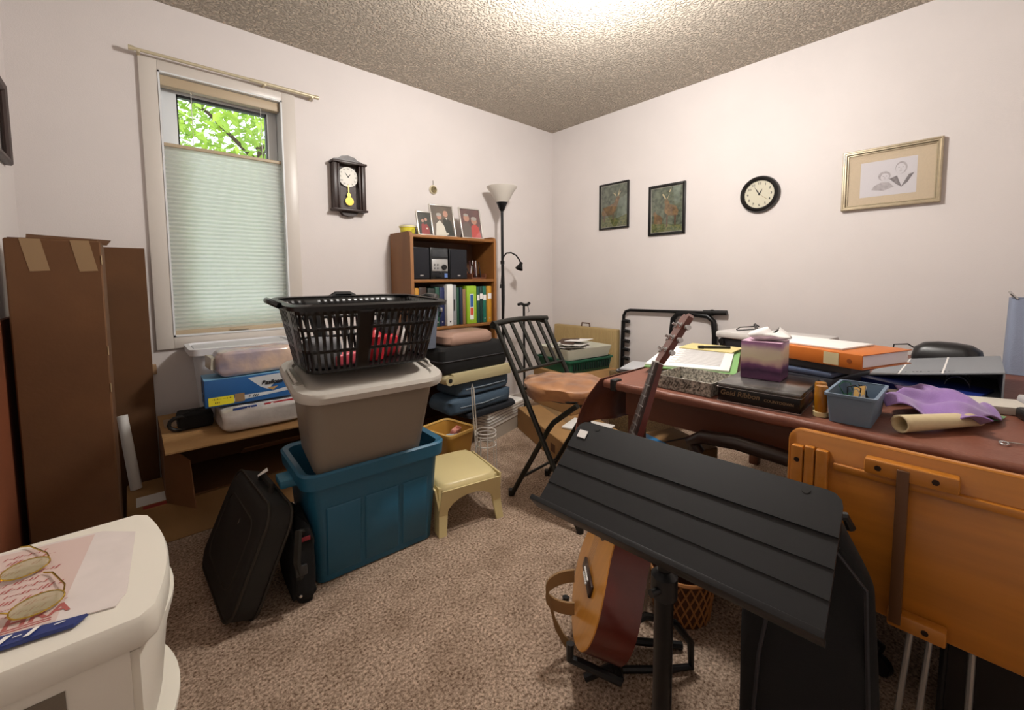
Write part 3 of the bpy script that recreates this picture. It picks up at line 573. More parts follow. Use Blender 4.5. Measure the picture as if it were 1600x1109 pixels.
text('print_letter', 'S', .026, basis((1, 0, 0), (0, 0, 1), (0, -1, 0), (.03, -.1052, .086)), WHITEP, wg, .001)
text('print_letter', 'N', .022, basis((1, 0, 0), (0, 0, 1), (0, -1, 0), (-.06, -.1052, .086)), WHITEP, wg, .001)
bh = thing('black_handbag', 'small black bag with round handle beside the white packet', 'bag', (.195, 2.345, ZT), 0)
MB().grid(pillow(.13, .12, .07, seed=5), 28, 14).build('body', BLACKF, bh, smooth=60)
MB().tube([(-.06 + .035 * math.cos(a), -.05, .035 + .028 * math.sin(a)) for a in [k * math.pi / 6 for k in range(12)]], .008, 8, True).build('handle', BLACKP, bh)

# ================================================================ TOTES AND LAUNDRY BASKET
TEAL = mat('blue_tote_plastic', '#1d5a76', .45, bump=.05, bscale=300)
bt = thing('blue_tote', 'blue plastic storage tote on the carpet under the taupe tote', 'storage tote', (.69, 1.675, 0), -3)
def shell(prof_out, th, m=None):
    pr_ = prof_out + [(w - 2 * th, d - 2 * th, max(.005, r - th), z) for w, d, r, z in reversed(prof_out)]
    return pr_
tp = [(.46, .28, .03, 0), (.465, .285, .035, .006), (.515, .345, .04, .40)]
mb = MB(); mb.rrect([(.46, .28, .03, .004)] + tp[1:] + [(.507, .337, .04, .40), (.455, .275, .03, .012)]); mb.build('body', TEAL, bt)
MB().rings([[(x, y, z) for x, y in rr(w, d, r)] for w, d, r, z in ((.515, .345, .04, .372), (.555, .385, .055, .376), (.565, .395, .06, .425), (.55, .38, .055, .432), (.51, .34, .04, .425), (.505, .335, .04, .38))], True, False).build('rim', TEAL, bt)
def side_pt(x, z, off=.0015):   # on the front face of the tapered tote
    d = .285 + (.345 - .285) * z / .40; return (x, -d / 2 - off, z)
for x0, x1 in ((-.2, -.075), (-.06, .075), (.09, .2)):
    MB().rings([[side_pt(x0, .03), side_pt(x1, .03), side_pt(x1, .29), side_pt(x0, .29)], [side_pt(x0 + .004, .035, .005), side_pt(x1 - .004, .035, .005), side_pt(x1 - .004, .285, .005), side_pt(x0 + .004, .285, .005)]]).build('raised_panel', TEAL, bt)
for s_ in (-1, 1): MB().box(s_ * .285 - .035, s_ * .285 + .035, -.045, .045, .35, .38, .006).build('handle', mat('tote_handle', '#35748f', .45), bt)
for k in range(5):
    o = MB(TR((-.205 + k * .012, -.02 + .004 * (k % 2), .012), 0, 8)).box(-.004, .004, -.10, .11, 0, .395)
    single('magazine', ['off-white magazine standing outermost at the left end of the blue tote', 'mid grey magazine standing between two pale ones in the blue tote', 'cream magazine standing between grey and charcoal ones in the blue tote', 'charcoal magazine standing in the row inside the blue tote', 'beige magazine standing innermost of the row in the blue tote'][k], 'magazine', o, mat('mag_%d' % k, ['#d9d6d0', '#8a8580', '#e2dfda', '#5a5550', '#c9c5be'][k], .5), (.69, 1.675, .0), -3, 'magazines in the blue tote')
TAUPE = mat('taupe_tote_plastic', '#83786b', .42); LIDM = mat('pale_lid_plastic', '#b7b1a8', .4)
gt = thing('taupe_tote', 'taupe plastic storage tote with pale lid wedged in the blue tote', 'storage tote', (.665, 1.64, .435), -5, rx=9)
MB().rrect([(.40, .27, .04, 0), (.405, .275, .045, .006), (.47, .345, .06, .315)]).build('body', TAUPE, gt)
MB().rrect([(.478, .352, .062, .292), (.532, .408, .085, .296), (.54, .416, .09, .318), (.525, .40, .08, .33), (.46, .335, .06, .33), (.45, .325, .06, .322)]).build('lid', LIDM, gt)
for s_ in (-1, 1):
    MB().tube([(s_ * .247, -.07, .332), (s_ * .252, -.05, .340), (s_ * .252, .05, .340), (s_ * .247, .07, .332)], .006, 8).build('lid_latch', LIDM, gt)
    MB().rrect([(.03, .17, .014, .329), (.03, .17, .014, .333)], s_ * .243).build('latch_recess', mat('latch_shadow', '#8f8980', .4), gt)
# laundry basket on lid
lb = thing('laundry_basket', 'black slotted plastic laundry basket on top of the pale tote lid', 'laundry basket', (.665, 1.615, .788), -4, rx=2)
BK = mat('basket_plastic', '#0a0a0c', .3)
def bring(z):
    t = z / .235; w, d = .44 + .085 * t, .30 + .085 * t; return rr(w, d, .055, 6)
NP = 140
def resample(pts, n):
    P = [Vector((x, y)) for x, y in pts]; P.append(P[0]); ls = [0]
    for a, b in zip(P, P[1:]): ls.append(ls[-1] + (b - a).length)
    out = []; k = 0
    for i in range(n):
        s_ = ls[-1] * i / n
        while ls[k + 1] < s_: k += 1
        q = (s_ - ls[k]) / (ls[k + 1] - ls[k]); out.append(P[k].lerp(P[k + 1], q))
    return out
zs = [0, .012, .072, .084, .15, .162, .205, .235]; solid_rows = (0, 2, 4, 6)
mb = MB(); vv = [[mb.bm.verts.new((p.x, p.y, z)) for p in resample(bring(z), NP)] for z in zs]
for r_ in range(len(zs) - 1):
    for i in range(NP):
        jn = (i + 1) % NP
        if r_ in solid_rows or i % 2 == 0 or (i % 28) in (5, 7): mb.face([vv[r_][i], vv[r_][jn], vv[r_ + 1][jn], vv[r_ + 1][i]])
mb.build('slotted_wall', BK, lb, smooth=60, solid=.003)
mb = MB(); pts = resample(bring(0), 60); mb.face([mb.bm.verts.new((p.x, p.y, 0.001)) for p in pts]); mb.build('floor_panel', BK, lb, smooth=0, solid=.003)
MB().rings([[(x, y, z) for x, y in rr(w, d, .065, 7)] for w, d, z in ((.525, .385, .225), (.555, .415, .228), (.57, .43, .222), (.572, .432, .236), (.55, .41, .243), (.523, .383, .24))], True, False).build('rim', BK, lb)
for s_ in (-1, 1): MB().tube([(s_ * .29, -.07, .232), (s_ * .31, -.04, .243), (s_ * .31, .04, .243), (s_ * .29, .07, .232)], .011, 8).build('handle', BK, lb)
MB().tube([(-.05, .215, .236), (-.03, .22, .248), (.03, .22, .248), (.05, .215, .236)], .01, 8).build('handle', BK, lb)
for s_ in (-1, 1):
    for q in (-1, 1): MB().cyl((s_ * .17, q * .11, -.006), (s_ * .17, q * .11, .002), .012, seg=10).build('foot', BK, lb)
REDP = mat('red_plastic', '#b3202c', .35); PINK = mat('pink_plastic', '#c9505c', .4); WHB = mat('white_plastic', '#dcd9d4', .4)
def bk_item(name, label, mb, m, x, y, z=.793): single(name, label, 'container', mb, m, (x, y, z), random.uniform(-20, 20), 'things inside the laundry basket')
bk_item('red_bottle', 'red plastic bottle standing inside the laundry basket', MB().lathe([(0, 0), (.036, 0), (.038, .01), (.038, .09), (.016, .115), (.016, .13), (0, .13)]), REDP, .70, 1.575)
bk_item('red_pouch', 'red fabric pouch beside the red bottle in the basket', MB().grid(pillow(.11, .07, .085, seed=21), 24, 12), REDP, .765, 1.62)
bk_item('pink_pouch', 'pink pouch lying near the basket front', MB().grid(pillow(.13, .08, .045, seed=22), 24, 12), PINK, .585, 1.555)
bk_item('white_bottle', 'tall white bottle inside the black basket', MB().lathe([(0, 0), (.022, 0), (.022, .09), (.012, .11), (.012, .13), (0, .13)]), WHB, .835, 1.605)
bk_item('white_jar', 'squat white jar at the back of the black basket', MB().lathe([(0, 0), (.035, 0), (.035, .06), (.03, .065), (.03, .08), (0, .08)]), WHB, .53, 1.68, .80)
bk_item('grey_bundle', 'grey cloth bundle at the left end of the basket', MB().grid(pillow(.11, .12, .10, seed=24), 24, 12), mat('grey_cloth', '#6f6f72', .9), .505, 1.57)
bk_item('dark_bundle', 'dark cloth bundle in the right end of the basket', MB().grid(pillow(.10, .11, .13, seed=25), 24, 12), mat('charcoal_cloth', '#1d1c20', .95), .80, 1.70, .80)

# ================================================================ SUITCASES BY THE TOTE
OLIVE = mat('olive_nylon', '#17120b', .8, bump=.15, bscale=500); OLIVE2 = mat('olive_piping', '#241c11', .7)
def soft_case(name, label, loc, rz, ry, w, d, h, m, group=None):
    """standing case: thickness w (x), length d (y), height h, tilted about its base edge"""
    t = thing(name, label, 'suitcase', loc, rz, group, ry=ry)
    MB(basis((0, 1, 0), (0, 0, 1), (1, 0, 0), (0, 0, h / 2))).rings([[(x, y, z) for x, y in rr(a, b, r, 6)] for a, b, r, z in ((d - .05, h - .05, .05, -w / 2), (d - .008, h - .008, .06, -w / 2 + .014), (d, h, .065, -w / 4), (d, h, .065, w / 4), (d - .008, h - .008, .06, w / 2 - .014), (d - .05, h - .05, .05, w / 2))]).build('body', m, t)
    for s_ in (-1, 1):
        MB(basis((0, 1, 0), (0, 0, 1), (1, 0, 0), (s_ * w * .36, 0, h / 2))).tube([(x, y, 0) for x, y in rr(d - .002, h - .002, .065, 6)], .005, 6, True).build('piping', OLIVE2, t)
    MB(basis((0, 1, 0), (0, 0, 1), (1, 0, 0), (-w / 2, 0, h / 2))).tube([(x, y, 0) for x, y in rr(d - .14, h - .14, .05, 6)], .003, 6, True).build('pocket_seam', OLIVE2, t)
    MB().tube([(0, -.07, h - .005), (0, -.06, h + .02), (0, .06, h + .02), (0, .07, h - .005)], .01, 8).build('handle', m, t)
    MB().box(-w / 2 - .003, -w / 2 + .002, -.03, -.024, h * .66, h * .71).build('zip_pull', SILVER, t)
    return t
sc = soft_case('suitcase', 'dark olive soft suitcase leaning against the blue tote with paper tag', (.195, 1.715, .02), 2, 23, .10, .46, .36, OLIVE, 'soft luggage beside the tote')
MB().rings([[(.0, .03, .405), (.0, .05, .41), (.002, .05, .41), (.002, .03, .405)], [(-.03, .02, .385), (-.02, .055, .38), (-.018, .055, .38), (-.028, .02, .385)]]).build('paper_tag', WHITEP, sc)
bg_ = thing('shoulder_bag', 'black shoulder bag with strap squeezed between olive suitcase and blue tote', 'bag', (.402, 1.62, .0), -3, 'soft luggage beside the tote')
MB().grid(pillow(.075, .28, .255, seed=31, wob=.3), 36, 18).build('body', BLACKF, bg_, smooth=60)
MB().tube([(.0, -.12, .25), (-.02, -.16, .28), (-.03, -.165, .18), (-.02, -.16, .12)], .012, 6).build('strap', mat('strap_olive', '#1e1b14', .8), bg_)
MB().box(-.035, .0, -.172, -.163, .13, .165, .003).build('strap_buckle', mat('grey_buckle', '#2c2c2c', .4), bg_)
for z in (.05, .12): MB(basis((1, 0, 0), (0, 0, 1), (0, -1, 0), (-.02, -.15, z))).lathe([(0, 0), (.005, 0), (.005, .004), (0, .005)], seg=10).build('rivet', SILVER, bg_)
MB().box(-.01, .02, -.139, -.136, .225, .24, .001).build('red_label', mat('red_tag', '#8a2430', .6), bg_)

# ================================================================ STEP STOOL, BIN, WIRE STAND
CREAM = mat('cream_plastic', '#d3c28e', .4)
so = thing('step_stool', 'cream plastic step stool beside the blue tote', 'step stool', (1.115, 1.635, 0), -11)
MB().rrect([(.29, .33, .05, .192), (.275, .315, .05, .212), (.255, .295, .05, .218)]).build('top', CREAM, so)
def stool_leg(sx, sy):
    m_ = MB(); c = [(sx * .125, sy * .145), (sx * .158, sy * .178)]
    a, b = c
    m_.rings([[(a[0] - .03 * sx, a[1] + .0 * sy, .2), (a[0] + .018 * sx, a[1], .2), (a[0] + .018 * sx, a[1] - .065 * sy, .2), (a[0] + .008 * sx, a[1] - .065 * sy, .2), (a[0] + .008 * sx, a[1] - .01 * sy, .2), (a[0] - .03 * sx, a[1] - .01 * sy, .2)],
              [(b[0] - .035 * sx, b[1], 0), (b[0], b[1], 0), (b[0], b[1] - .055 * sy, 0), (b[0] - .012 * sx, b[1] - .055 * sy, 0), (b[0] - .012 * sx, b[1] - .012 * sy, 0), (b[0] - .035 * sx, b[1] - .012 * sy, 0)]])
    return m_
for sx in (-1, 1):
    for sy in (-1, 1): stool_leg(sx, sy).build('leg', CREAM, so, smooth=30)
for sy in (-1, 1):   # arched aprons
    pts = [(-.14, .2), (.14, .2), (.152, .09)] + [(.115 * math.cos(a), .085 + .075 * math.sin(a)) for a in [R(q) for q in range(0, 181, 20)]] + [(-.152, .09)]
    MB(basis((1, 0, 0), (0, .15 * sy, 1), (0, 1, 0), (0, sy * .178 - sy * .03, 0))).prism(pts, -.004, .004).build('apron', CREAM, so)
for sx in (-1, 1):
    pts = [(-.15, .2), (.15, .2), (.165, .09)] + [(.12 * math.cos(a), .085 + .075 * math.sin(a)) for a in [R(q) for q in range(0, 181, 20)]] + [(-.165, .09)]
    MB(basis((0, 1, 0), (.15 * sx, 0, 1), (1, 0, 0), (sx * .158 - sx * .028, 0, 0))).prism(pts, -.004, .004).build('apron', CREAM, so)
tbn = thing('waste_bin', 'amber yellow plastic waste bin full of packets behind the step stool', 'bin', (1.295, 1.965, 0), 10)
AMB = mat('amber_bin', '#b98a3e', .4)
MB().rrect([(.15, .18, .03, .003), (.2, .24, .035, .265), (.194, .234, .033, .265), (.145, .175, .03, .01)]).build('body', AMB, tbn)
MB().rings([[(x, y, z) for x, y in rr(w, d, .035)] for w, d, z in ((.2, .24, .258), (.216, .256, .26), (.218, .258, .274), (.2, .24, .277), (.192, .232, .268))], True, False).build('rim', mat('amber_rim', '#c9a055', .4), tbn)
single('snack_packet', 'crumpled red packet poking out of the amber bin', 'packet', MB(TR((0, 0, 0), 20, 0, 30)).grid(pillow(.09, .035, .11, seed=41), 20, 10), mat('red_foil', '#a34436', .3, col2='#d9a090', scale=25), (1.31, 1.965, .165), 0)
single('plastic_bag', 'pale blue plastic bag stuffed into the amber bin', 'bag', MB().grid(pillow(.07, .07, .10, seed=42), 24, 12), mat('pale_blue_bag', '#a9bcc8', .3), (1.285, 1.905, .15), 0)
WIRE = mat('white_wire', '#dcd8d2', .4)
ws = thing('wire_paper_stand', 'white wire roll stand with ring basket beside the amber bin', 'wire stand', (1.415, 1.83, 0), 0)
MB().tube([(-.02, 0, .0), (-.055, .0, .50), (-.05, 0, .53), (-.04, 0, .50), (-.005, 0, .0)], .0035, 6).build('loop_handle', WIRE, ws)
for z in (.245, .225, .17): MB().tube([(.04 + .058 * math.cos(a), .058 * math.sin(a), z) for a in [k * math.pi / 10 for k in range(20)]], .003, 6, True).build('ring', WIRE, ws)
for k in range(9):
    a = k * 2 * math.pi / 9; MB().tube([(.04 + .058 * math.cos(a), .058 * math.sin(a), .225), (.04 + .06 * math.cos(a), .06 * math.sin(a), 0)], .0025, 5).build('upright_wire', WIRE, ws)

# ================================================================ STACK IN FRONT OF BOOKCASE
SX = 1.62
gb = thing('grey_storage_box', 'grey storage box with striped white fabric lid at the bottom of the stack', 'storage box', (1.935, 2.275, 0), 15)
MB().rrect([(.42, .12, .01, 0), (.44, .13, .01, .10)]).build('body', mat('warm_grey_box', '#b3aa9d', .6), gb)
MB().rrect([(.46, .14, .012, .098), (.465, .145, .012, .11), (.47, .15, .015, .20), (.45, .13, .015, .206)]).build('fabric_lid', mat('white_fabric', '#efede8', .8, var=.06, scale=30), gb)
for z in (.125, .145, .165, .185): MB().tube([(x, y, z) for x, y in rr(.472, .152, .015)], .002, 4, True).build('stripe', mat('stripe_grey', '#77736d', .8), gb)
NV = mat('navy_nylon', '#3c5062', .7, bump=.3, bscale=90); NV2 = mat('navy_dark', '#141a22', .8)
single('black_duffel', 'flat black bag with white stripe lying on the striped box', 'bag', MB().grid(pillow(.46, .24, .046, seed=51), 36, 14), NV2, (1.77, 2.255, .207), 5, 'bags stacked before the bookcase')
bd = thing('blue_bag', 'lower slate blue nylon bag in the stack before the bookcase', 'bag', (1.68, 2.265, .254), 4, 'bags stacked before the bookcase')
MB().grid(pillow(.55, .26, .106, seed=52), 40, 16).build('body', NV, bd, smooth=60)
MB().tube([(-.2, -.128, .05), (0, -.135, .045), (.2, -.128, .055)], .004, 6).build('zip', mat('zip_grey', '#7b8792', .4), bd)
bd2 = thing('blue_bag', 'upper slate blue nylon bag under the cream board', 'bag', (1.70, 2.265, .360), 3, 'bags stacked before the bookcase')
MB().grid(pillow(.46, .26, .10, seed=53), 40, 16).build('body', NV, bd2, smooth=60)
MB().tube([(-.17, -.13, .05), (0, -.136, .05), (.17, -.13, .05)], .004, 6).build('zip', mat('zip_grey', '#7b8792', .4), bd2)
cb = thing('cream_board', 'cream folded board with rolled end lying in the stack', 'board', (1.66, 2.255, .462), 2)
CRM = mat('cream_board', '#b9ad86', .6)
MB().box(-.24, .24, -.15, .13, 0, .068, .003).build('panel', CRM, cb)
MB().cyl((-.27, -.16, .034), (-.27, .13, .034), .030, seg=18).build('rolled_end', CRM, cb)
MB().cyl((-.27, -.1615, .034), (-.27, -.1595, .034), .014, seg=12).build('roll_hollow', INK, cb)
bc = thing('black_case', 'wide black soft case lying on the cream board in the stack', 'suitcase', (1.615, 2.26, .532), 2)
MB().rrect([(.52, .27, .03, 0), (.55, .29, .04, .02), (.55, .29, .04, .14), (.52, .26, .03, .158)]).build('body', BLACKF, bc)
MB().tube([(x, y, .075) for x, y in rr(.553, .293, .04)], .004, 6, True).build('zip_line', mat('zip_black', '#222227', .5), bc)
MB().tube([(.272, -.05, .08), (.292, -.04, .08), (.292, .04, .08), (.272, .05, .08)], .008, 6).build('handle', BLACKP, bc)
cu = thing('pink_cushion', 'dusty pink vinyl cushion on top of the black case', 'cushion', (1.60, 2.265, .692), 2)
MB().rrect([(.36, .22, .04, 0), (.39, .24, .05, .015), (.385, .235, .05, .055), (.34, .2, .05, .075)]).build('cushion', mat('pink_vinyl', '#a08070', .5, bump=.3, bscale=30), cu)
cap = thing('grey_bag', 'grey padded bag with buckle resting on the black case behind the basket', 'bag', (1.318, 2.24, .692), 0)
CAPM = mat('grey_nylon', '#5d6472', .6)
MB().rrect([(.08, .16, .03, 0), (.09, .17, .04, .06), (.13, .17, .045, .20), (.15, .15, .05, .255), (.10, .1, .03, .285)]).build('body', CAPM, cap)
MB().tube([(.06, -.05, .26), (.08, -.06, .23), (.07, -.06, .18)], .008, 6).build('strap', NV2, cap)
MB().box(.068, .08, -.08, -.05, .215, .24, .002).build('buckle', SILVER, cap)
# ================================================================ FOLDING STOOL-CHAIR
OLM = mat('dark_olive_metal', '#1b1a14', .4, .3)
chx = thing('folding_chair', 'tall folding metal chair with slatted back and brown satin seat pad', 'chair', (1.545, 1.565, 0), 5)
# local: x lateral, -y forward
def cp(u, v, z): return (u, -v, z)
for s_ in (-1, 1):
    top, foot = Vector(cp(s_ * .195, -.055, .875)), Vector(cp(s_ * .185, .44, 0))
    MB().tube([top, top.lerp(foot, .3), top.lerp(foot, .7), foot], .0125, 10).build('back_post', OLM, chx)
    MB().tube([cp(s_ * .15, .40, .545), cp(s_ * .15, .27, .44), cp(s_ * .15, .24, .40), cp(s_ * .148, .0, 0)], .0125, 10).build('seat_leg', OLM, chx)
    MB().cyl((s_ * .195, .055, .862), (s_ * .195, .085, .868), .012, .014, 10).build('end_knob', OLM, chx)
    for p in (cp(s_ * .185, .44, .006), cp(s_ * .148, 0, .006)): MB().cyl((p[0], p[1], 0), (p[0], p[1], .03), .016, seg=10).build('rubber_foot', BLACKP, chx)
def post(s_, t): return Vector(cp(s_ * .195, -.055, .875)).lerp(Vector(cp(s_ * .185, .44, 0)), t)
MB().tube([cp(-.215, -.055, .878), cp(-.1, -.07, .884), cp(0, -.075, .886), cp(.1, -.07, .884), cp(.215, -.055, .878)], .015, 10).build('top_rail', OLM, chx)
MB().cyl(post(-1, .255), post(1, .255), .008).build('lower_rail', OLM, chx)
MB().cyl(post(-1, .34), post(1, .34), .008).build('seat_rail', OLM, chx)
for k in range(5):
    u = -.14 + k * .07; a = Vector(cp(u, -.065, .875)); b = post(-1, .255).lerp(post(1, .255), (u + .195) / .39)
    MB(basis(*(lambda d: (Vector((1, 0, 0)), (d.cross(Vector((1, 0, 0)))).normalized(), d))((b - a).normalized()), a)).box(-.011, .011, -.004, .004, 0, (b - a).length).build('back_slat', OLM, chx)
MB().cyl(cp(-.149, .07, .117), cp(.149, .07, .117), .007).build('leg_stretcher', OLM, chx)
MB().cyl(post(-1, .78), post(1, .78), .007).build('post_stretcher', OLM, chx)
MB().tube([cp(a, b, .553) for a, b in [(x, y + .235) for x, y in rr(.34, .36, .12, 6)]], .009, 8, True).build('seat_frame', OLM, chx)
SAT = mat('brown_satin', '#a8713e', .5, col2='#7a4a24', scale=9, sheen=.4, stretch=(1, 1, 3))
def seatfn(u, v):
    th = u * 2 * math.pi; r_ = v; c, s_ = math.cos(th), math.sin(th)
    rx, ry = .195, .215
    rad = min(1, r_ * 1.15); zz = .60 + .018 * (1 - rad ** 2) if r_ < .87 else .60 - (r_ - .87) / .13 * .055
    wob = .0045 * (math.sin(7 * th + 9 * r_) + math.sin(4 * th - 13 * r_)) * r_
    return (rx * rad * c, -.235 + ry * rad * s_, zz + wob)
MB().grid(seatfn, 48, 16).build('seat_pad', SAT, chx, smooth=70)
MB().rrect([(.31, .34, .12, .548), (.33, .36, .13, .556), (.31, .34, .12, .566)], 0, -.235).build('seat_base', BLACKP, chx)

# ================================================================ RIGHT CORNER
rib = thing('ribbed_case', 'tan ribbed case with small handle leaning on the right wall in the corner', 'case', (2.93, 2.275, 0), 0)
RIB = mat('tan_ribbed', '#b39a6a', .6)
MB().box(-.025, .03, -.33, .345, 0, .685, .008).build('body', RIB, rib)
for k in range(41): MB().cyl((-.0245, -.312 + k * .0158, .02), (-.0245, -.312 + k * .0158, .67), .0042, seg=6).build('rib', RIB, rib)
MB().tube([(0, -.045, .684), (0, -.04, .715), (0, .04, .715), (0, .045, .684)], .006, 8).build('handle', mat('brown_handle', '#5a3a22', .5), rib)
lowc = thing('floor_carton', 'long brown carton lying on the carpet behind the folding chair', 'cardboard box', (2.14, 1.815, 0), -22)
carton_body(lowc, .42, .76, .155, CARD)
MB().box(-.03, .03, -.38, .38, .155, .1562).build('tape_strip', TAPE, lowc, smooth=0)
MB().box(-.2112, -.21, -.25, -.19, .05, .10).build('printed_mark', mat('mark_brown', '#5a3a20', .8), lowc, smooth=0)
single('paper_pile', 'loose white papers lying on the floor carton under the chair', 'papers', MB().box(-.1, .1, -.14, .14, 0, .012, .002), WHITEP, (2.12, 1.62, .157), 15)
oc2 = thing('flap_carton', 'brown carton with folded flaps holding a green crate in the corner', 'cardboard box', (2.47, 2.02, .157), -8)
MB().box(-.23, .23, -.21, .21, 0, .275, .003, 1).build('body', CARD, oc2)
MB().rings([[(-.23, -.212, .275), (.23, -.212, .275), (.23, -.209, .275), (-.23, -.209, .275)], [(-.22, -.235, .21), (.22, -.235, .215), (.22, -.232, .215), (-.22, -.232, .21)]]).build('front_flap', CARD, oc2)
MB().box(.12, .2, -.2125, -.21, .08, .16).build('printed_mark', mat('mark_brown', '#5a3a20', .8), oc2, smooth=0)
gc = thing('green_crate', 'green slotted plastic crate on the corner carton', 'crate', (2.47, 2.02, .433), -8)
GRN = mat('green_plastic', '#1d5a41', .45)
MB().rrect([(.40, .34, .02, 0), (.43, .37, .02, .09), (.424, .364, .02, .09), (.394, .334, .02, .005)]).build('body', GRN, gc)
MB().rings([[(x, y, z) for x, y in rr(w, d, .022)] for w, d, z in ((.43, .37, .082), (.445, .385, .083), (.445, .385, .095), (.424, .364, .095))], True, False).build('rim', GRN, gc)
for k in range(16): MB().box(-.18 + k * .023, -.17 + k * .023, -.187, -.178, .02, .07).build('slot', mat('slot_dark', '#0c2119', .6), gc, smooth=0)
wtr = thing('white_tray', 'white plastic tray of papers on top of the green crate', 'tray', (2.46, 2.01, .53), -8)
MB().rrect([(.40, .31, .02, 0), (.44, .35, .025, .075), (.434, .344, .023, .075), (.394, .304, .02, .005)]).build('body', mat('tray_white', '#cfcdbb', .5), wtr)
for k in range(10):
    single('loose_paper', ['white sheet in the heap of papers filling the white corner tray', 'grey sheet in the heap of papers filling the white corner tray', 'dark brown sheet in the heap filling the white corner tray'][k % 3], 'paper', MB(TR((0, 0, 0), random.uniform(-4, 4), random.uniform(-6, 6))).box(-.1, .1, -.07, .07, 0, .004), [WHITEP, mat('grey_paper', '#b9b5ae', .7), mat('brown_paper', '#4a3426', .7)][k % 3], (2.46 + random.uniform(-.06, .06), 2.01 + random.uniform(-.05, .05), .565 + k * .008), random.uniform(-40, 40), 'papers in the white tray')
pbx = thing('patterned_box', 'brown and black patterned box stacked with magazines beside the table end', 'box', (2.58, 1.52, 0), -12)
MB().box(-.16, .16, -.15, .15, 0, .46, .004).build('body', mat('pattern_box', '#3a2a1c', .6, col2='#8a724c', scale=120), pbx)
for k in range(4):
    single('magazine', ['dark magazine at the bottom of the pile on the patterned box', 'pale silver magazine second in the pile on the patterned box', 'mid grey magazine third up in the pile on the patterned box', 'light grey magazine topmost on the patterned box'][k], 'magazine', MB().box(-.14, .14, -.105, .105, 0, .010), mat('mg_%d' % k, ['#2a2c30', '#b5b9c0', '#555a60', '#d3d6da'][k], .35), (2.58, 1.52, .4605 + k * .0105), -12 + k * 9, 'magazines on the patterned box')
# walking cane hooked on chair back corner, seen beyond the chair
cane = thing('walking_cane', 'black walking cane with curved grip standing in the corner behind the chair', 'cane', (2.27, 2.36, 0), 0)
MB().cyl((0, 0, 0), (0, 0, .90), .009).build('shaft', BLACKM, cane)
MB().tube([(-.06, 0, .905), (-.03, 0, .912), (0, 0, .90), (.035, 0, .898), (.06, 0, .912)], .012, 8).build('grip', BLACKP, cane)
MB().tube([(.03, -.012, .895), (.035, -.02, .85), (.03, -.012, .84)], .003, 5).build('wrist_strap', mat('strap_grey', '#5a5a5a', .7), cane)
# black tubular rail frame
rf = thing('tubular_frame', 'black tubular metal frame with padded pegs leaning on the wall behind the table', 'metal frame', (2.95, 1.5, 0), 0)
def fr(y, z): return (0, y - 1.5, z)
MB().tube([fr(1.925, 0), fr(1.915, .6), fr(1.91, .76)], .016, 10).build('upright', BLACKM, rf)
MB().tube([fr(1.91, .72), fr(1.908, .80), fr(1.89, .835), fr(1.85, .848), fr(1.6, .852), fr(1.25, .86)], .012, 10).build('top_tube', BLACKM, rf)
MB().tube([fr(1.505, 0), fr(1.50, .70), fr(1.49, .80), fr(1.455, .84), fr(1.36, .845), fr(1.24, .835), fr(1.20, .80), fr(1.19, .70), fr(1.185, 0)], .019, 10).build('inner_loop', BLACKM, rf)
MB().cyl(fr(1.27, .86), fr(1.115, .865), .017).build('grip', BLACKP, rf)
MB().cyl(fr(1.22, .861), fr(1.205, .8615), .022).build('grip_collar', BLACKP, rf)
for z in (.76, .68, .60, .53, .46): MB().cyl(fr(1.915, z), fr(1.855, z - .005), .014, seg=10).build('padded_peg', BLACKP, rf)

# ================================================================ TABLE
TX0, TX1, TY0, TY1, TZ = 1.317, 2.78, -.62, .93, .72
tb_ = thing('work_table', 'long table with dark wooden apron along the right wall under a brown cloth', 'table', ((TX0 + TX1) / 2, (TY0 + TY1) / 2, 0))
TW = mat('table_wood', '#5a2e18', .45, var=.2, scale=6, stretch=(1, .2, 1))
hx, hy = (TX1 - TX0) / 2, (TY1 - TY0) / 2
MB().box(-hx + .01, hx - .01, -hy + .01, hy - .01, TZ - .03, TZ - .006, .003).build('tabletop', TW, tb_)
for a in ((-hx + .05, -hx + .07, -hy + .06, hy - .06), (hx - .07, hx - .05, -hy + .06, hy - .06), (-hx + .07, hx - .07, hy - .08, hy - .06), (-hx + .07, hx - .07, -hy + .06, -hy + .08)): MB().box(*a, TZ - .13, TZ - .03).build('apron', TW, tb_, smooth=0)
for sx in (-1, 1):
    for sy in (-1, 1): MB().box(sx * (hx - .08) - .025, sx * (hx - .08) + .025, sy * (hy - .09) - .025, sy * (hy - .09) + .025, 0, TZ - .03, .004).build('leg', TW, tb_)
tcl = thing('table_cloth', 'brown vinyl table cloth draped over the long table', 'tablecloth', ((TX0 + TX1) / 2, (TY0 + TY1) / 2, TZ - .005))
def clothfn(u, v):
    # u across x (front edge drops a little), v along y
    x = -hx - .0 + u * 2 * hx; y = -hy + v * 2 * hy; return (x, y, .005)
MB().box(-hx, hx, -hy, hy, 0.0, .005).build('cloth_top', BROWNCLOTH, tcl, smooth=0)
def edgefn(u, v):
    y = -hy + v * 2 * hy; a = u * math.pi * .8; w = 1 + .12 * math.sin(v * 70) + .08 * math.sin(v * 131)
    return (-hx + .002 - .012 * math.sin(a) * w, y, -.009 + .0135 * math.cos(a) - (.012 * max(0, u - .7) * (1 + .5 * math.sin(v * 41))))
MB().grid(edgefn, 8, 120).build('front_roll', BROWNCLOTH, tcl, smooth=80, solid=.002)
def endfn(u, v):      # drape over the far (left) end
    x = -hx + u * .62; dr = (.20 if u < .5 else .20 + .3 * (u - .5)) * v
    bul = .02 + .05 * math.sin(v * 2.2) + .02 * math.sin(u * 17) * v
    flare = -.10 * v * (1 - u) ** 2
    return (x + flare, hy + bul, .004 - dr + .02 * math.sin(u * 9) * v)
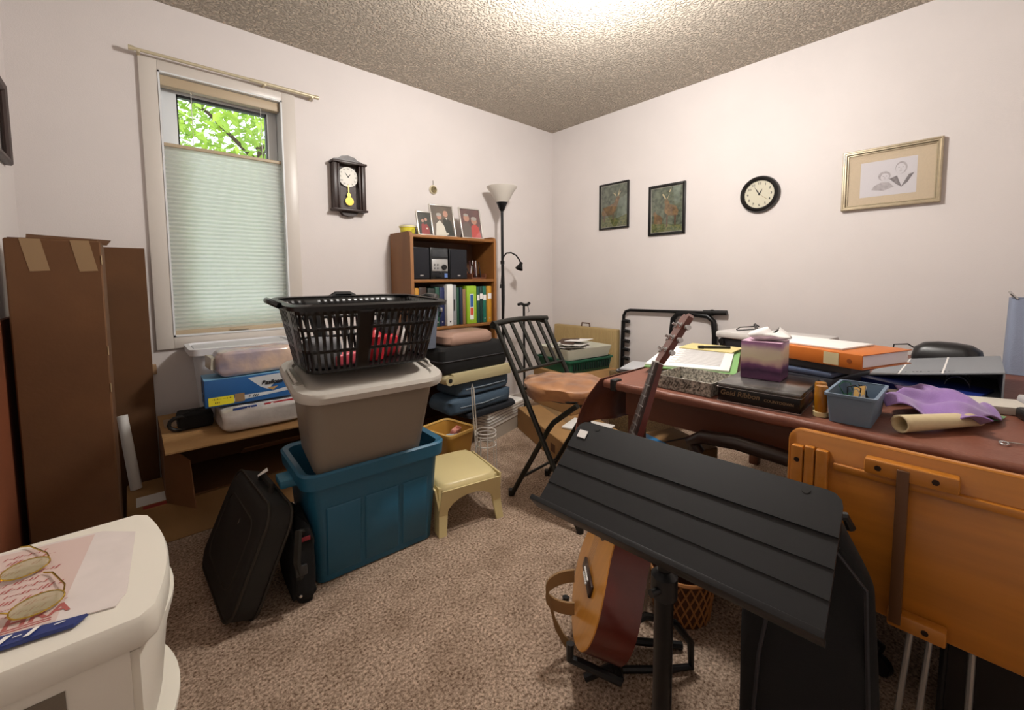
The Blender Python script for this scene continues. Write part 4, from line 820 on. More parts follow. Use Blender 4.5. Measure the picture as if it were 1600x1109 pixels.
MB().grid(endfn, 30, 14).build('end_drape', BROWNCLOTH, tcl, smooth=80, solid=.002)
MB().box(-hx - .012, -hx + .03, hy - .055, hy - .03, -.03, .012, .003).build('cloth_clip', BLACKP, tcl)

# ---- things on the table
ZT = TZ + .0012
ptr = thing('office_printer', 'flat grey and black printer at the back of the table behind the tissue box', 'printer', (2.40, .68, ZT), -8)
MB().box(-.11, .11, -.23, .22, 0, .06, .008).build('base', mat('printer_dark', '#26262a', .4), ptr)
MB().box(-.125, .12, -.24, .235, .062, .098, .012).build('top_cover', mat('printer_white', '#cdc9c6', .4), ptr)
MB().cyl((-.118, .2, .045), (-.13, .2, .045), .014).build('roller_end', BLACKP, ptr)
sg = thing('sunglasses', 'black folded sunglasses lying on the printer', 'sunglasses', (2.40, .78, ZT + .0985), 25)
for s_ in (-1, 1):
    MB(TR((s_ * .036, -.02, .014), 70)).prism(ell(0, 0, .03, .022, 18), -.002, .002).build('lens', BLACKP, sg)
    MB().tube([(s_ * .068, -.02, .02), (s_ * .066, .05, .012), (s_ * .02, .07, .004)], .003, 6).build('temple', BLACKP, sg)
MB().tube([(-.01, -.02, .02), (0, -.022, .023), (.01, -.02, .02)], .003, 6).build('bridge', BLACKP, sg)
MB().box(-.068, .068, -.024, -.018, .03, .036, .002).build('brow_bar', BLACKP, sg)
# papers
sh = thing('green_folder', 'green folder under printed sheets at the table end', 'folder', (1.86, .83, ZT), 18)
MB().box(-.30, .30, -.17, .16, .02, .026, .001).build('folder', mat('folder_green', '#7fae6a', .6), sh)
MB().box(-.29, .05, -.1, .13, 0, .02).build('pad_below', mat('dark_pad', '#2a2320', .6), sh)
s2 = thing('printed_sheets', 'white printed list sheets lying on the green folder', 'papers', (1.86, .84, ZT + .0265), 18)
MB().box(-.29, .24, -.155, .15, 0, .008, .001).build('sheets', WHITEP, s2)
for k in range(22):
    MB().box(-.22 + k * .018, -.212 + k * .018, -.12, .07 - .02 * (k % 3), .0081, .0085).build('printed_line', mat('print_grey', '#a9a6a6', .7), s2, smooth=0)
single('manila_envelope', 'pale yellow envelope beside the printed sheets', 'envelope', MB().box(-.09, .09, -.12, .12, 0, .004), mat('manila', '#d8c78a', .7), (2.09, .86, ZT + .036), 5)
single('black_marker', 'black marker pen lying on the pale yellow envelope', 'pen', MB().cyl((0, -.07, .007), (0, .05, .007), .006, seg=10).cyl((0, .05, .007), (0, .075, .007), .0075, seg=10), BLACKP, (2.06, .83, ZT + .0405), 40)
# patterned tray
dtray = thing('patterned_tray', 'white open tray with black script pattern at the table front', 'tray', (1.437, .645, ZT), -2)
PAT = mat('script_pattern', '#cfc9bb', .6, col2='#3a3630', scale=130)
MB().rrect([(.17, .19, .004, 0), (.18, .2, .004, .045), (.174, .194, .004, .045), (.164, .184, .004, .004)]).build('tray', PAT, dtray)
marks('script_print', dtray, basis((0, -1, 0), (0, 0, 1), (-1, 0, 0), (-.0905, 0, .022)), .13, .02, mat('script_ink', '#4a453c', .6), 14, 5, .6)
# gold ribbon tin
tin = thing('dominoes_tin', 'black hinged tin with gold lettering under the tissue box', 'tin', (1.472, .425, ZT), 3)
TINB = mat('tin_black', '#120d0b', .3, .4)
MB().box(-.13, .13, -.108, .108, 0, .044, .004).build('base', TINB, tin)
MB().box(-.132, .132, -.11, .11, .0455, .057, .005).build('lid', mat('tin_lid', '#3a3836', .25, .6, col2='#8a8886', scale=14), tin)
MB().box(-.1325, .1325, -.1105, .1105, .044, .0455).build('silver_seam', SILVER, tin, smooth=0)
MB().box(-.1315, .1315, -.1095, .1095, .0, .003).build('bottom_seam', SILVER, tin, smooth=0)
tm = basis((0, -1, 0), (0, 0, 1), (-1, 0, 0), (-.1305, 0, .026)); GOLDT = mat('gold_text', '#7b654a', .4, .4)
text('lettering', 'Gold Ribbon', .021, tm @ Matrix.Translation((-.046, .003, .001)), GOLDT, tin, .0004, .15)
text('lettering', 'COUNTDOWN', .0105, tm @ Matrix.Translation((.056, -.002, .001)), GOLDT, tin, .0003)
text('lettering', 'Gold', .02, basis((1, 0, 0), (0, 0, 1), (0, -1, 0), (.0, -.1085, .03)), GOLD, tin, .0004, .2)
text('lettering', 'Ribbon', .016, basis((1, 0, 0), (0, 0, 1), (0, -1, 0), (.0, -.1085, .014)), GOLD, tin, .0004, .2)
# tissue box
tsb = thing('tissue_box', 'purple and cream landscape printed tissue box with a tissue pulled up', 'tissue box', (1.515, .452, ZT + .0575), 4)
def tissue_mat():
    m = bpy.data.materials.new('tissue_print'); m.use_nodes = True; nt = m.node_tree; b = nt.nodes['Principled BSDF']; b.inputs['Roughness'].default_value = .4
    tc_ = nt.nodes.new('ShaderNodeTexCoord'); sx_ = nt.nodes.new('ShaderNodeSeparateXYZ'); nt.links.new(tc_.outputs['Object'], sx_.inputs[0])
    n = nt.nodes.new('ShaderNodeTexNoise'); n.inputs['Scale'].default_value = 18; n.inputs['Detail'].default_value = 4; nt.links.new(tc_.outputs['Object'], n.inputs['Vector'])
    w = nt.nodes.new('ShaderNodeMath'); w.operation = 'MULTIPLY_ADD'; w.inputs[1].default_value = .035; nt.links.new(n.outputs[0], w.inputs[0]); nt.links.new(sx_.outputs[2], w.inputs[2])
    mr = nt.nodes.new('ShaderNodeMapRange'); mr.inputs[1].default_value = .0; mr.inputs[2].default_value = .14; nt.links.new(w.outputs[0], mr.inputs[0])
    ra = nt.nodes.new('ShaderNodeValToRGB'); e = ra.color_ramp.elements; e[0].position = 0; e[0].color = lin('#3a1f3c'); e[1].position = 1; e[1].color = lin('#8a5a86')
    for p, c in ((.18, '#6b4266'), (.3, '#3f2244'), (.42, '#7a4a74'), (.5, '#caa6a0'), (.62, '#d9cdb0'), (.8, '#d3c4b0'), (.92, '#9a6a92')):
        q = e.new(p); q.color = lin(c)
    nt.links.new(mr.outputs[0], ra.inputs[0]); nt.links.new(ra.outputs[0], b.inputs['Base Color']); return m
MB().box(-.056, .056, -.056, .056, 0, .118, .002).build('carton', tissue_mat(), tsb)
MB().box(-.0562, .0562, -.0562, .0562, .1182, .119).build('top_panel', mat('tissue_top', '#cfa9c0', .5, var=.1, scale=12), tsb, smooth=0)
def tisfn(u, v):
    th = u * 2 * math.pi; r_ = .01 + .036 * math.sin(v * math.pi * .97) * (1 + .3 * math.sin(3 * th + 2 * v) + .12 * math.sin(8 * th)); return (r_ * math.cos(th) * 1.1 + .01 * v, r_ * math.sin(th) * 1.2 - .02 * v, .118 + .036 * v + .009 * math.sin(2 * th + 4 * v) * v)
MB().grid(tisfn, 28, 10).build('tissue', mat('tissue_white', '#e3dfdc', .8), tsb, smooth=80)
# amber pill bottles
AMBP = mat('amber_plastic', '#b97a1c', .15, trans=.35)
for x, y, lab in ((1.385, .272, 'amber pill bottle upside down on its cap at the table front'), (1.43, .283, 'second amber pill bottle just behind the front one')):
    b_ = thing('pill_bottle', lab, 'bottle', (x, y, ZT), 0, 'amber pill bottles')
    MB().lathe([(0, 0), (.018, 0), (.018, .012), (0, .012)]).build('cap', mat('cream_cap', '#d8c594', .5), b_)
    MB().lathe([(0, .0122), (.0135, .0122), (.0145, .02), (.0145, .08), (.013, .083), (0, .083)]).build('tube', AMBP, b_)
# blue-grey bin with clips
bn = thing('clip_bin', 'small slate blue plastic bin of binder clips at the table front', 'bin', (1.445, .205, ZT), 0)
SLB = mat('slate_blue_plastic', '#66798c', .5)
MB().rrect([(.185, .085, .008, 0), (.2, .1, .008, .075), (.194, .094, .007, .075), (.179, .079, .006, .005)]).build('body', SLB, bn)
MB().rings([[(x, y, z) for x, y in rr(w, d, .009)] for w, d, z in ((.2, .1, .069), (.208, .108, .07), (.208, .108, .077), (.194, .094, .077))], True, False).build('rim', SLB, bn)
for k in range(5):
    c = MB(TR((0, 0, 0), random.uniform(-30, 30), random.uniform(-30, 30))); c.rings([[(-.02, -.012, 0), (.02, -.012, 0), (.02, .012, 0), (-.02, .012, 0)], [(-.02, -.002, .025), (.02, -.002, .025), (.02, .002, .025), (-.02, .002, .025)]])
    c.tube([(-.012, 0, .024), (-.014, .004, .05), (0, .006, .056), (.014, .004, .05), (.012, 0, .024)], .0016, 5)
    single('binder_clip', ['shiny silver binder clip nearest the pill bottles in the slate bin', 'black binder clip beside the tan card in the slate bin', 'shiny silver binder clip beside the tan card in the slate bin', 'green binder clip in the slate blue bin', 'black binder clip nearest the lavender cloth in the slate bin'][k], 'clip', c, [SILVER, BLACKM, SILVER, mat('green_clip', '#1d5a44', .4), BLACKM][k], (1.385 + k * .027, .205 + random.uniform(-.02, .02), ZT + .035), random.uniform(0, 180), 'binder clips in the bin')
single('card_piece', 'folded tan card standing in the slate blue bin', 'card', MB(TR((0, 0, 0), 15, 20, 45)).box(-.02, .02, -.001, .001, 0, .055), mat('tan_card', '#b08a4c', .7), (1.44, .20, ZT + .03), 0)
single('glass_tray', 'clear glass dish behind the slate blue bin', 'dish', MB().rrect([(.08, .09, .01, 0), (.09, .10, .01, .04), (.086, .096, .01, .04), (.076, .086, .01, .004)]), mat('clear_glass', '#b9bcbf', .05, alpha=.35), (1.62, .235, ZT), 0)
# cases and orange binder behind
dk = thing('dark_case', 'dark flat plastic case under the orange binder', 'case', (1.82, .36, ZT), -10)
MB().box(-.15, .16, -.09, .2, 0, .05, .006).build('base', mat('dark_case', '#2b2c33', .4), dk)
MB().box(-.145, .155, -.085, .195, .051, .068, .006).build('clear_lid', mat('blue_grey_lid', '#5a6680', .15, alpha=.8), dk)
MB().cyl((-.165, -.06, .03), (-.145, -.06, .03), .014).build('metal_knob', SILVER, dk)
sup = single('grey_book', 'grey hardback under the orange binder', 'book', MB().box(-.13, .13, -.15, .17, 0, .026, .003), mat('grey_book', '#4a4744', .6), (1.84, .37, ZT + .069), -14)
ob = thing('orange_binder', 'orange ring binder lying flat with a call number label on its spine', 'binder', (1.80, .335, ZT + .0955), -20)
ORG = mat('binder_orange', '#c46a1e', .45)
MB().box(-.12, .14, -.165, .165, 0, .003, .001).build('lower_cover', ORG, ob)
MB().box(-.12, .14, -.165, .165, .043, .046, .001).build('upper_cover', ORG, ob)
MB().box(-.124, -.119, -.165, .165, 0, .046, .002).build('spine', ORG, ob)
MB().box(-.112, .132, -.158, .158, .005, .041).build('pages', WHITEP, ob, smooth=0)
MB().box(-.1252, -.124, -.10, -.055, .004, .042).build('spine_label', mat('label_cream', '#cbbd93', .6), ob, smooth=0)
MB(basis((0, 1, 0), (0, 0, 1), (-1, 0, 0), (-.1241, -.13, .023))).lathe([(0, 0), (.007, 0), (.007, .001), (0, .001)], seg=12).build('finger_hole', mat('orange_dark', '#8a4410', .5), ob)
single('printed_letter', 'white letter lying on the orange binder', 'papers', MB().box(-.1, .1, -.15, .14, 0, .006, .001), WHITEP, (1.83, .40, ZT + .142), -16)
# purple cloth
PUR = mat('lavender_cloth', '#8c6aa6', .85, bump=.3, bscale=300, sheen=.3)
def purfn(u, v):
    x = 1.495 + .30 * v + .03 * math.sin(u * 5); y = .15 - .19 * u + .02 * math.sin(v * 7)
    z = TZ + .006 + .032 * (math.sin(u * 9 + v * 3) * .5 + .5) * (1 - .3 * v) + .018 * (math.sin(v * 13 - u * 4) * .5 + .5) + .03 * max(0, 1 - abs(u - .3) * 3) * v
    return (x, y, z)
single('lavender_cloth', 'crumpled lavender cloth lying between the slate bin and the grey file box', 'cloth', MB().grid(purfn, 40, 40), PUR, (0, 0, 0), 0, smooth=80, solid=.003)
# rolled cream paper
def rollfn(u, v):
    a = u * 2 * math.pi * 2.2; r_ = .0215 - .004 * u; sq_ = 1 + .25 * v; return ((v - .5) * .21, r_ * math.cos(a) * sq_, r_ * math.sin(a) * (1 - .35 * v))
single('parchment_roll', 'rolled cream paper lying at the table front edge', 'paper roll', MB(TR((0, 0, .0215))).grid(lambda u, v: rollfn(u, v), 50, 10), mat('cream_paper', '#cdbb94', .7, var=.06, scale=30), (1.455, .052, ZT), -34, smooth=70, solid=.0012)
# grey file box lying down, open to the front
gfb = thing('file_box', 'large grey file box lying open on the table holding a blue binder', 'file box', (2.13, .09, ZT), 0)
GFM = mat('grey_board', '#7c8085', .5)
def gz(y): return .032 + (.16 - y) / .31 * .055       # the top slopes up toward the spine end
def slab(x0, x1, y0, y1, t): return MB().rings([[(x0, y0, gz(y0) - t), (x1, y0, gz(y0) - t), (x1, y1, gz(y1) - t), (x0, y1, gz(y1) - t)], [(x0, y0, gz(y0)), (x1, y0, gz(y0)), (x1, y1, gz(y1)), (x0, y1, gz(y1))]])
slab(-.2, .2, -.155, .155, .004).build('top_panel', GFM, gfb, smooth=0)
MB().box(-.2, .2, -.155, .155, 0, .004).build('bottom_panel', GFM, gfb, smooth=0)
MB().box(-.2, .2, -.159, -.1551, 0, gz(-.155)).build('spine_panel', GFM, gfb, smooth=0)
MB().rings([[(.196, -.155, .004), (.2, -.155, .004), (.2, .155, .004), (.196, .155, .004)], [(.196, -.155, gz(-.155) - .004), (.2, -.155, gz(-.155) - .004), (.2, .155, gz(.155) - .004), (.196, .155, gz(.155) - .004)]]).build('back_panel', GFM, gfb, smooth=0)
for y in (-.03, .075):
    MB().rings([[(-.2, y, gz(y) + .0002), (.2, y, gz(y) + .0002), (.2, y + .005, gz(y + .005) + .0002), (-.2, y + .005, gz(y + .005) + .0002)], [(-.2, y, gz(y) + .0008), (.2, y, gz(y) + .0008), (.2, y + .005, gz(y + .005) + .0008), (-.2, y + .005, gz(y + .005) + .0008)]]).build('white_line', WHITEP, gfb, smooth=0)
marks('faint_print', gfb, basis((0, 1, -.177), (-1, 0, 0), (0, .177, 1), (-.16, .02, gz(.02) + .0012)), .15, .022, mat('grey_ink', '#4a4d52', .6), 16, 6, 0)
for k in range(4): MB().tube([(-.12 + k * .07, -.06 - .03 * math.cos(a_), .008 + .04 * math.sin(a_)) for a_ in [R(q) for q in range(0, 181, 30)]], .002, 5).build('ring', SILVER, gfb)
bb2 = thing('blue_binder', 'dark blue binder sloping inside the grey file box', 'binder', (1.985, .125, ZT + .0045), -12)
MB().rings([[(-.13, -.16, 0), (.10, -.16, 0), (.10, .10, 0), (-.13, .12, 0)], [(-.13, -.16, .008), (.10, -.16, .008), (.10, .10, .022), (-.13, .12, .026)]]).build('cover', mat('royal_blue', '#1d2f78', .4), bb2, smooth=0)
single('white_ledger', 'thin white ledger sticking out under the grey file box', 'book', MB().box(-.2, .1, -.06, .05, 0, .022, .002), mat('ledger', '#cfc9bd', .6), (1.80, -.02, ZT), -70)
dl = thing('desk_appliance', 'black rounded appliance with a cable standing behind the grey file box', 'appliance', (2.44, .07, ZT), 80)
MB().rrect([(.2, .12, .03, 0), (.2, .12, .03, .05), (.19, .11, .04, .085), (.14, .07, .03, .105), (.06, .03, .012, .112)]).build('body', mat('black_gloss', '#141416', .35), dl)
MB().tube([(.09, .0, .07), (.12, .0, .09), (.16, .02, .085), (.165, .03, .03)], .003, 6).build('cable', BLACKP, dl)
# tall blue-grey fabric bag at far end
fbg = thing('fabric_organiser', 'tall slate blue fabric organiser with metal hook at the right end of the table', 'organiser', (2.60, -.195, ZT), 0)
MB().rrect([(.22, .22, .02, 0), (.20, .21, .02, .29), (.192, .2, .02, .29), (.21, .21, .02, .006)]).build('body', mat('slate_fabric', '#8a93a8', .9, bump=.3, bscale=300), fbg)
MB().tube([(-.1, .09, .29), (-.105, .105, .31), (-.09, .11, .318), (-.08, .1, .30)], .004, 6).build('hook', SILVER, fbg)
MB().tube([(-.1, .02, .29), (-.11, .03, .315), (-.1, -.05, .325), (-.1, -.08, .29)], .007, 6).build('handle', BLACKP, fbg)
# telephone
tel = thing('cordless_phone', 'silver grey handset with keypad on a black base at the right end of the table', 'telephone', (1.715, -.15, ZT), 18)
MB().box(-.05, .05, -.05, .055, 0, .03, .008).build('base', BLACKP, tel)
MB(TR((0, 0, .034), 14)).box(-.06, .03, -.05, .065, 0, .02, .006).build('handset', mat('handset_grey', '#b3b1ad', .4), tel)
for i in range(3):
    for k in range(4): MB(TR((-.045 + k * .018, .045 - i * .022, .0545 + (.045 - i * .022) * .25), 14)).cbox((0, 0, 0), (.011, .012, .006), .002).build('key', mat('key_dark', '#4a4a4c', .5), tel)
for k, (x, y, a) in enumerate(((1.66, .0, 10), (1.685, -.035, -25))):
    single('sticky_note', ['pale green sticky note beside the lavender cloth', 'pale green sticky note beside the telephone base'][k], 'note', MB().grid(lambda u, v: ((u - .5) * .05, (v - .5) * .05, .001 + .014 * (u - .3) ** 2), 8, 2), mat('note_green', '#9ccf9a', .7), (x, y, ZT), a, 'green notes', solid=.0006)
hk = thing('metal_hook', 'thin metal eye hook lying at the table front', 'hook', (1.45, -.075, ZT), 0)
MB().tube([(-.008 + .012 * math.cos(a), .018 + .007 * math.sin(a), .003) for a in [k * math.pi / 6 for k in range(12)]], .002, 6, True).build('eye', SILVER, hk)
MB().tube([(.004, .015, .003), (.02, -.06, .003)], .002, 6).build('shank', SILVER, hk)
# ================================================================ FOLDED WOODEN TABLE LEANING ON THE WORK TABLE
ft = thing('folding_table', 'varnished wooden folding table folded upright against the work table', 'folding table', (1.225, -.10, 0), 0)
bx = basis((0, -1, 0), (0, 0, 1), (-1, 0, 0), (0, 0, 0))     # x right (toward -y), y up, z toward camera
def rpoly(x0, x1, y0, y1, r, seg=5): return [((x0 + x1) / 2 + x, (y0 + y1) / 2 + y) for x, y in rr(x1 - x0, y1 - y0, r, seg)]
MB(bx).rings([[(x, y, z) for x, y in rpoly(-.405 + i, .5 - i, .335 + i, .722 - i, .03)] for i, z in ((.003, -.018), (0, -.015), (0, -.003), (.003, 0))]).build('tabletop', BIRCH, ft)
for x0, x1, zt in ((-.394, -.369, .684), (-.367, -.346, .688), (-.344, -.319, .686)): MB(bx).box(x0, x1, .36, zt, 0, .02, .004).build('cleat', BIRCH, ft)
MB(bx).box(-.31, .36, .645, .662, 0, .016, .004).build('rail', BIRCH, ft)
MB(bx).box(-.252, -.104, .664, .698, .0, .03, .005).build('hinge_block', BIRCH, ft)
MB(bx).box(-.20, -.108, .338, .372, .0, .03, .005).build('hinge_block', BIRCH, ft)
MB(bx).box(-.197, -.177, .35, .69, .018, .036, .002).build('strut', mat('aged_wood_strut', '#5a3718', .5), ft)
for x, y, zz in ((-.228, .681, .0302), (-.138, .681, .0302), (-.381, .65, .0202), (-.14, .355, .0302)): MB(bx @ Matrix.Translation((x, y, zz))).lathe([(0, 0), (.006, 0), (.006, .0012), (0, .0012)], seg=12).build('bolt', mat('bolt_dark', '#2a1a12', .5, .5), ft)
MB(bx).box(.37, .5, .34, .70, .001, .016, .003).build('end_leaf', mat('reddish_birch', '#8f4a18', .4, var=.15, scale=7, stretch=(1, .35, 4)), ft)
for x in (-.36, .44): MB(bx).box(x, x + .045, 0, .6, -.045, -.019, .004).build('folded_leg', BIRCH, ft)
STL = mat('steel_leg', '#c4c2be', .3, .7)
sl = thing('steel_trestle', 'folded steel legs standing under the wooden folding table', 'metal legs', (1.30, .03, 0), 0)
for y0, y1, h in ((.055, .035, .30), (.02, .0, .36), (-.015, -.02, .33), (-.06, -.06, .32)): MB().cyl((0, y0, 0), (0, y1, h), .006, seg=8).build('leg_tube', STL if h != .33 else BLACKM, sl)
MB().cyl((0, .06, .05), (0, -.065, .05), .005, seg=8).build('cross_tube', STL, sl)
# ================================================================ BLACK GIG BAG
gg = thing('gig_bag', 'large black padded instrument bag standing before the wooden folding table', 'instrument bag', (1.05, .205, 0), 12)
def gig(u, v):
    th = u * 2 * math.pi; z = v * .60; t = v
    w = (.13 - .02 * t) if t < .8 else .114 - (t - .8) * .28; d = .075 - .03 * t
    c, s_ = math.cos(th), math.sin(th); e = .5
    return (d * math.copysign(abs(c) ** e, c) + .01 * math.sin(9 * t), w * math.copysign(abs(s_) ** e, s_) - .03 * t + .05 * t, z)
m_ = MB(); m_.grid(gig, 36, 24)
m_.face([m_.bm.verts.new(gig(k / 36, 1)) for k in range(36)]); m_.build('body', BLACKF, gg, smooth=60)
MB().tube([(-.03, -.0, .60), (-.035, -.01, .622), (-.03, -.045, .626), (-.02, -.055, .6)], .009, 8).build('top_handle', BLACKP, gg)
MB().tube([(-.07, .10, .08), (-.078, .09, .3), (-.065, .06, .52), (-.05, -.02, .575), (-.052, -.08, .5), (-.07, -.1, .1)], .004, 6).build('zip', mat('zip_black', '#222227', .5), gg)
# ================================================================ MUSIC STAND
STB = mat('stand_black', '#0f0f12', .5, .15, bump=.04, bscale=500)
ms = thing('music_stand', 'black metal music stand with wide ribbed desk in the foreground', 'music stand', (.70, .372, 0), 0)
qc = Vector((.727, .370, .687)) - Vector((.70, .372, 0))
ex = Vector((.074, -.997, -.014)).normalized(); ey = Vector((.755, .047, .654)); ey = (ey - ex * ey.dot(ex)).normalized(); ez = ex.cross(ey)
dm4 = basis(ex, ey, ez, qc)
W2, H2 = .25, .1085
ridge = [H2, .035, -.012, -.056, -H2 + .004]
prof = []
for k in range(4):
    prof += [(ridge[k] - (.0 if k == 0 else .0015), .0), (ridge[k + 1] + .0015, .0045)]
# stepped panels
mb = MB(dm4)
for k in range(4):
    y1, y0 = ridge[k], ridge[k + 1]; r_ = .022 if k == 0 else .001
    if k == 0: pts = [(-W2, y0), (W2, y0), (W2, y1 - r_)] + [(W2 - r_ + r_ * math.cos(a), y1 - r_ + r_ * math.sin(a)) for a in (R(30), R(60), R(90))] + [(-W2 + r_ + r_ * math.cos(a), y1 - r_ + r_ * math.sin(a)) for a in (R(90), R(120), R(150))] + [(-W2, y1 - r_)]
    else: pts = sq(-W2, W2, y0, y1)
    z1 = .000 + .0 * k
    MB(dm4).rings([[(x, y, -.004 - .0025 * 0 + (y1 - y) * .05) for x, y in pts], [(x, y, .0 + (y1 - y) * .05) for x, y in pts]]).build('desk_panel', STB, ms, smooth=0)
MB(dm4).box(-W2, W2, -H2 - .002, H2 - .03, -.010, -.0045).build('desk_back', STB, ms, smooth=0)
MB(dm4).box(-W2 - .002, W2 + .002, -H2 - .004, -H2 + .003, -.01, .030, .001).build('ledge', STB, ms)
MB(dm4).box(-W2 - .002, W2 + .002, -H2 - .004, -H2 + .006, .028, .031, .001).build('ledge_lip', STB, ms)
MB(dm4).box(-W2 + .012, -W2 + .034, H2 - .045, H2 - .026, .0035, .0048).build('price_sticker', WHITEP, ms, smooth=0)
for x in (-.2, .2): MB(dm4 @ Matrix.Translation((x, H2 - .012, .0002))).lathe([(0, 0), (.006, 0), (.006, .0015), (0, .0015)], seg=14).build('hole', INK, ms)
MB(dm4).box(-.05, .05, -.07, .03, -.026, -.0105, .003).build('tilt_bracket', BLACKM, ms)
bt_ = dm4 @ Vector((0, -.03, -.02))
PX, PY = bt_.x, bt_.y
MB().cyl((PX, PY, .22), (PX, PY, bt_.z), .0125).build('upper_pole', BLACKM, ms)
MB().cyl((PX, PY, .10), (PX, PY, .52), .0175).build('lower_pole', BLACKM, ms)
MB().lathe([(.0175, .50), (.024, .505), (.024, .545), (.0135, .555), (0, .555)], (PX, PY, 0), 18).build('clutch', BLACKP, ms)
MB().cyl((PX - .02, PY, .525), (PX - .04, PY + .005, .525), .007, seg=10).build('clutch_knob', BLACKP, ms)
MB().lathe([(0, .17), (.024, .17), (.024, .21), (.0155, .215), (0, .215)], (PX, PY, 0), 16).build('leg_hub', BLACKP, ms)
for k in range(3):
    a = R(150 + 120 * k); c, s_ = math.cos(a), math.sin(a)
    lg = MB().tube([(PX + .02 * c, PY + .02 * s_, .20), (PX + .10 * c, PY + .10 * s_, .13), (PX + .25 * c, PY + .25 * s_, .012)], .009, 8).build('leg', BLACKM, ms)
    MB().cyl((PX + .25 * c, PY + .25 * s_, 0), (PX + .25 * c, PY + .25 * s_, .022), .013, seg=10).build('rubber_foot', BLACKP, lg)
# ================================================================ GUITAR ON STAND
S = Vector((.939, .712, .245)); NU = Vector((1.132, .627, .838))
A = (NU - S).normalized(); vd = Vector((S.x, S.y, 0)).normalized(); Lt = (vd - A * vd.dot(A)).normalized(); N = Lt.cross(A)
if N.dot(Vector((.74, -.673, 0))) > 0: N = -N; 
Lt = A.cross(N); tw_ = R(-4); Lt, N = (Lt * math.cos(tw_) + N * math.sin(tw_)), (N * math.cos(tw_) - Lt * math.sin(tw_))
gm = basis(Lt, A, N, S)
gt_ = thing('acoustic_guitar', 'acoustic guitar with amber top and red brown sides on a floor stand', 'guitar', (S.x, S.y, 0))
gm = Matrix.Translation((-S.x, -S.y, 0)) @ gm
hw = [(0, .0), (.004, .05), (.015, .09), (.04, .14), (.08, .175), (.13, .19), (.18, .183), (.23, .16), (.275, .14), (.315, .133), (.355, .137), (.40, .147), (.44, .145), (.47, .125), (.488, .08), (.494, .03)]
def catmull(p, n=4):
    o_ = []
    for i in range(len(p)):
        a, b, c, d = (Vector(p[(i + q) % len(p)]) for q in (-1, 0, 1, 2))
        for k in range(n):
            t = k / n; o_.append(tuple(.5 * (2 * b + (c - a) * t + (2 * a - 5 * b + 4 * c - d) * t * t + (3 * b - a - 3 * c + d) * t ** 3)))
    return o_
out = catmull([(w, t - .155) for t, w in hw] + [(-w, t - .155) for t, w in reversed(hw[1:])], 3)
TOP = mat('spruce_top', '#c4842f', .3, var=.08, scale=10, stretch=(8, 1, 1), coat=.4); MAH = mat('mahogany', '#5c1a0e', .3, var=.25, scale=8, coat=.4); RW = mat('rosewood', '#2a1712', .4)
MB(gm).rings([[(x, y, z) for x, y in out] for z in (-.10, -.003)]).build('body_sides', MAH, gt_, smooth=50)
MB(gm).rings([[(x, y, z) for x, y in out] for z in (-.003, .0005)]).build('soundboard', TOP, gt_, smooth=50)
MB(gm).lathe([(0, .0006), (.05, .0006), (.05, .0012), (0, .0012)], (0, .17, 0), 28).build('sound_hole', INK, gt_)
MB(gm).rings([[(x, .17 + y, .0007) for x, y in ell(0, 0, r_, r_, 28)] for r_ in (.052, .058)], True, False).build('rosette', RW, gt_, solid=.0004)
MB(gm).box(-.08, .08, -.016, .016, .0006, .009, .003).build('bridge', RW, gt_)
MB(gm).box(-.036, .036, .003, .007, .009, .0125).build('saddle', WHITEP, gt_)
for k in range(6): MB(gm).cyl((-.027 + k * .0108, -.007, .009), (-.027 + k * .0108, -.007, .0135), .003, seg=8).build('bridge_pin', WHITEP, gt_)
ns = .645
MB(gm).rings([[(-w, y, -.004), (w, y, -.004), (w * .8, y, -d), (0, y, -d - .004), (-w * .8, y, -d)] for y, w, d in ((.31, .028, .04), (.36, .028, .024), (ns, .0215, .018))]).build('neck', MAH, gt_)
MB(gm).rings([[(-w, y, -.004), (w, y, -.004), (w, y, .0035), (-w, y, .0035)] for y, w in ((.225, .028), (ns, .0215))]).build('fretboard', RW, gt_)
for k in range(1, 19):
    y = ns - ns * (1 - 2 ** (-k / 12)); w = .0215 + (ns - y) * .0155
    MB(gm).box(-w, w, y - .0014, y + .0014, .0035, .0052).build('fret', SILVER, gt_, smooth=0)
MB(gm).box(-.0215, .0215, ns, ns + .005, -.004, .006, .001).build('nut', WHITEP, gt_)
hm = gm @ Matrix.Translation((0, ns + .005, -.002)) @ Matrix.Rotation(R(-14), 4, 'X')
MB(hm).rings([[(x, y, z) for x, y in ((-.022, 0), (.022, 0), (.03, .03), (.035, .155), (.02, .165), (0, .16), (-.02, .165), (-.035, .155), (-.03, .03))] for z in (-.016, 0)]).build('headstock', mat('headstock_wood', '#5a2616', .3, coat=.4), gt_)
for s_ in (-1, 1):
    for k in range(3):
        y = .04 + k * .042
        t_ = MB(hm).cyl((s_ * .021, y, 0), (s_ * .021, y, .014), .004, seg=10).cyl((s_ * .021, y, 0), (s_ * .021, y, .003), .008, seg=12).build('tuner_post', SILVER, gt_)
        MB(hm).cyl((s_ * .03, y, -.01), (s_ * .05, y, -.01), .003, seg=8).cyl((s_ * .05, y - .003, -.01), (s_ * .062, y - .003, -.01), .0085, .007, 12).build('tuner_key', SILVER, gt_)
for k in range(6):
    x0 = -.026 + k * .0104; x1 = -.017 + k * .0068
    MB(gm).tube([(x0, .005, .0125), (x1, ns + .003, .0066)], .0006, 4).build('string', SILVER, gt_)
LE = mat('leather_strap', '#8a6a42', .7); 
end = gm @ Vector((0, -.155, -.05))
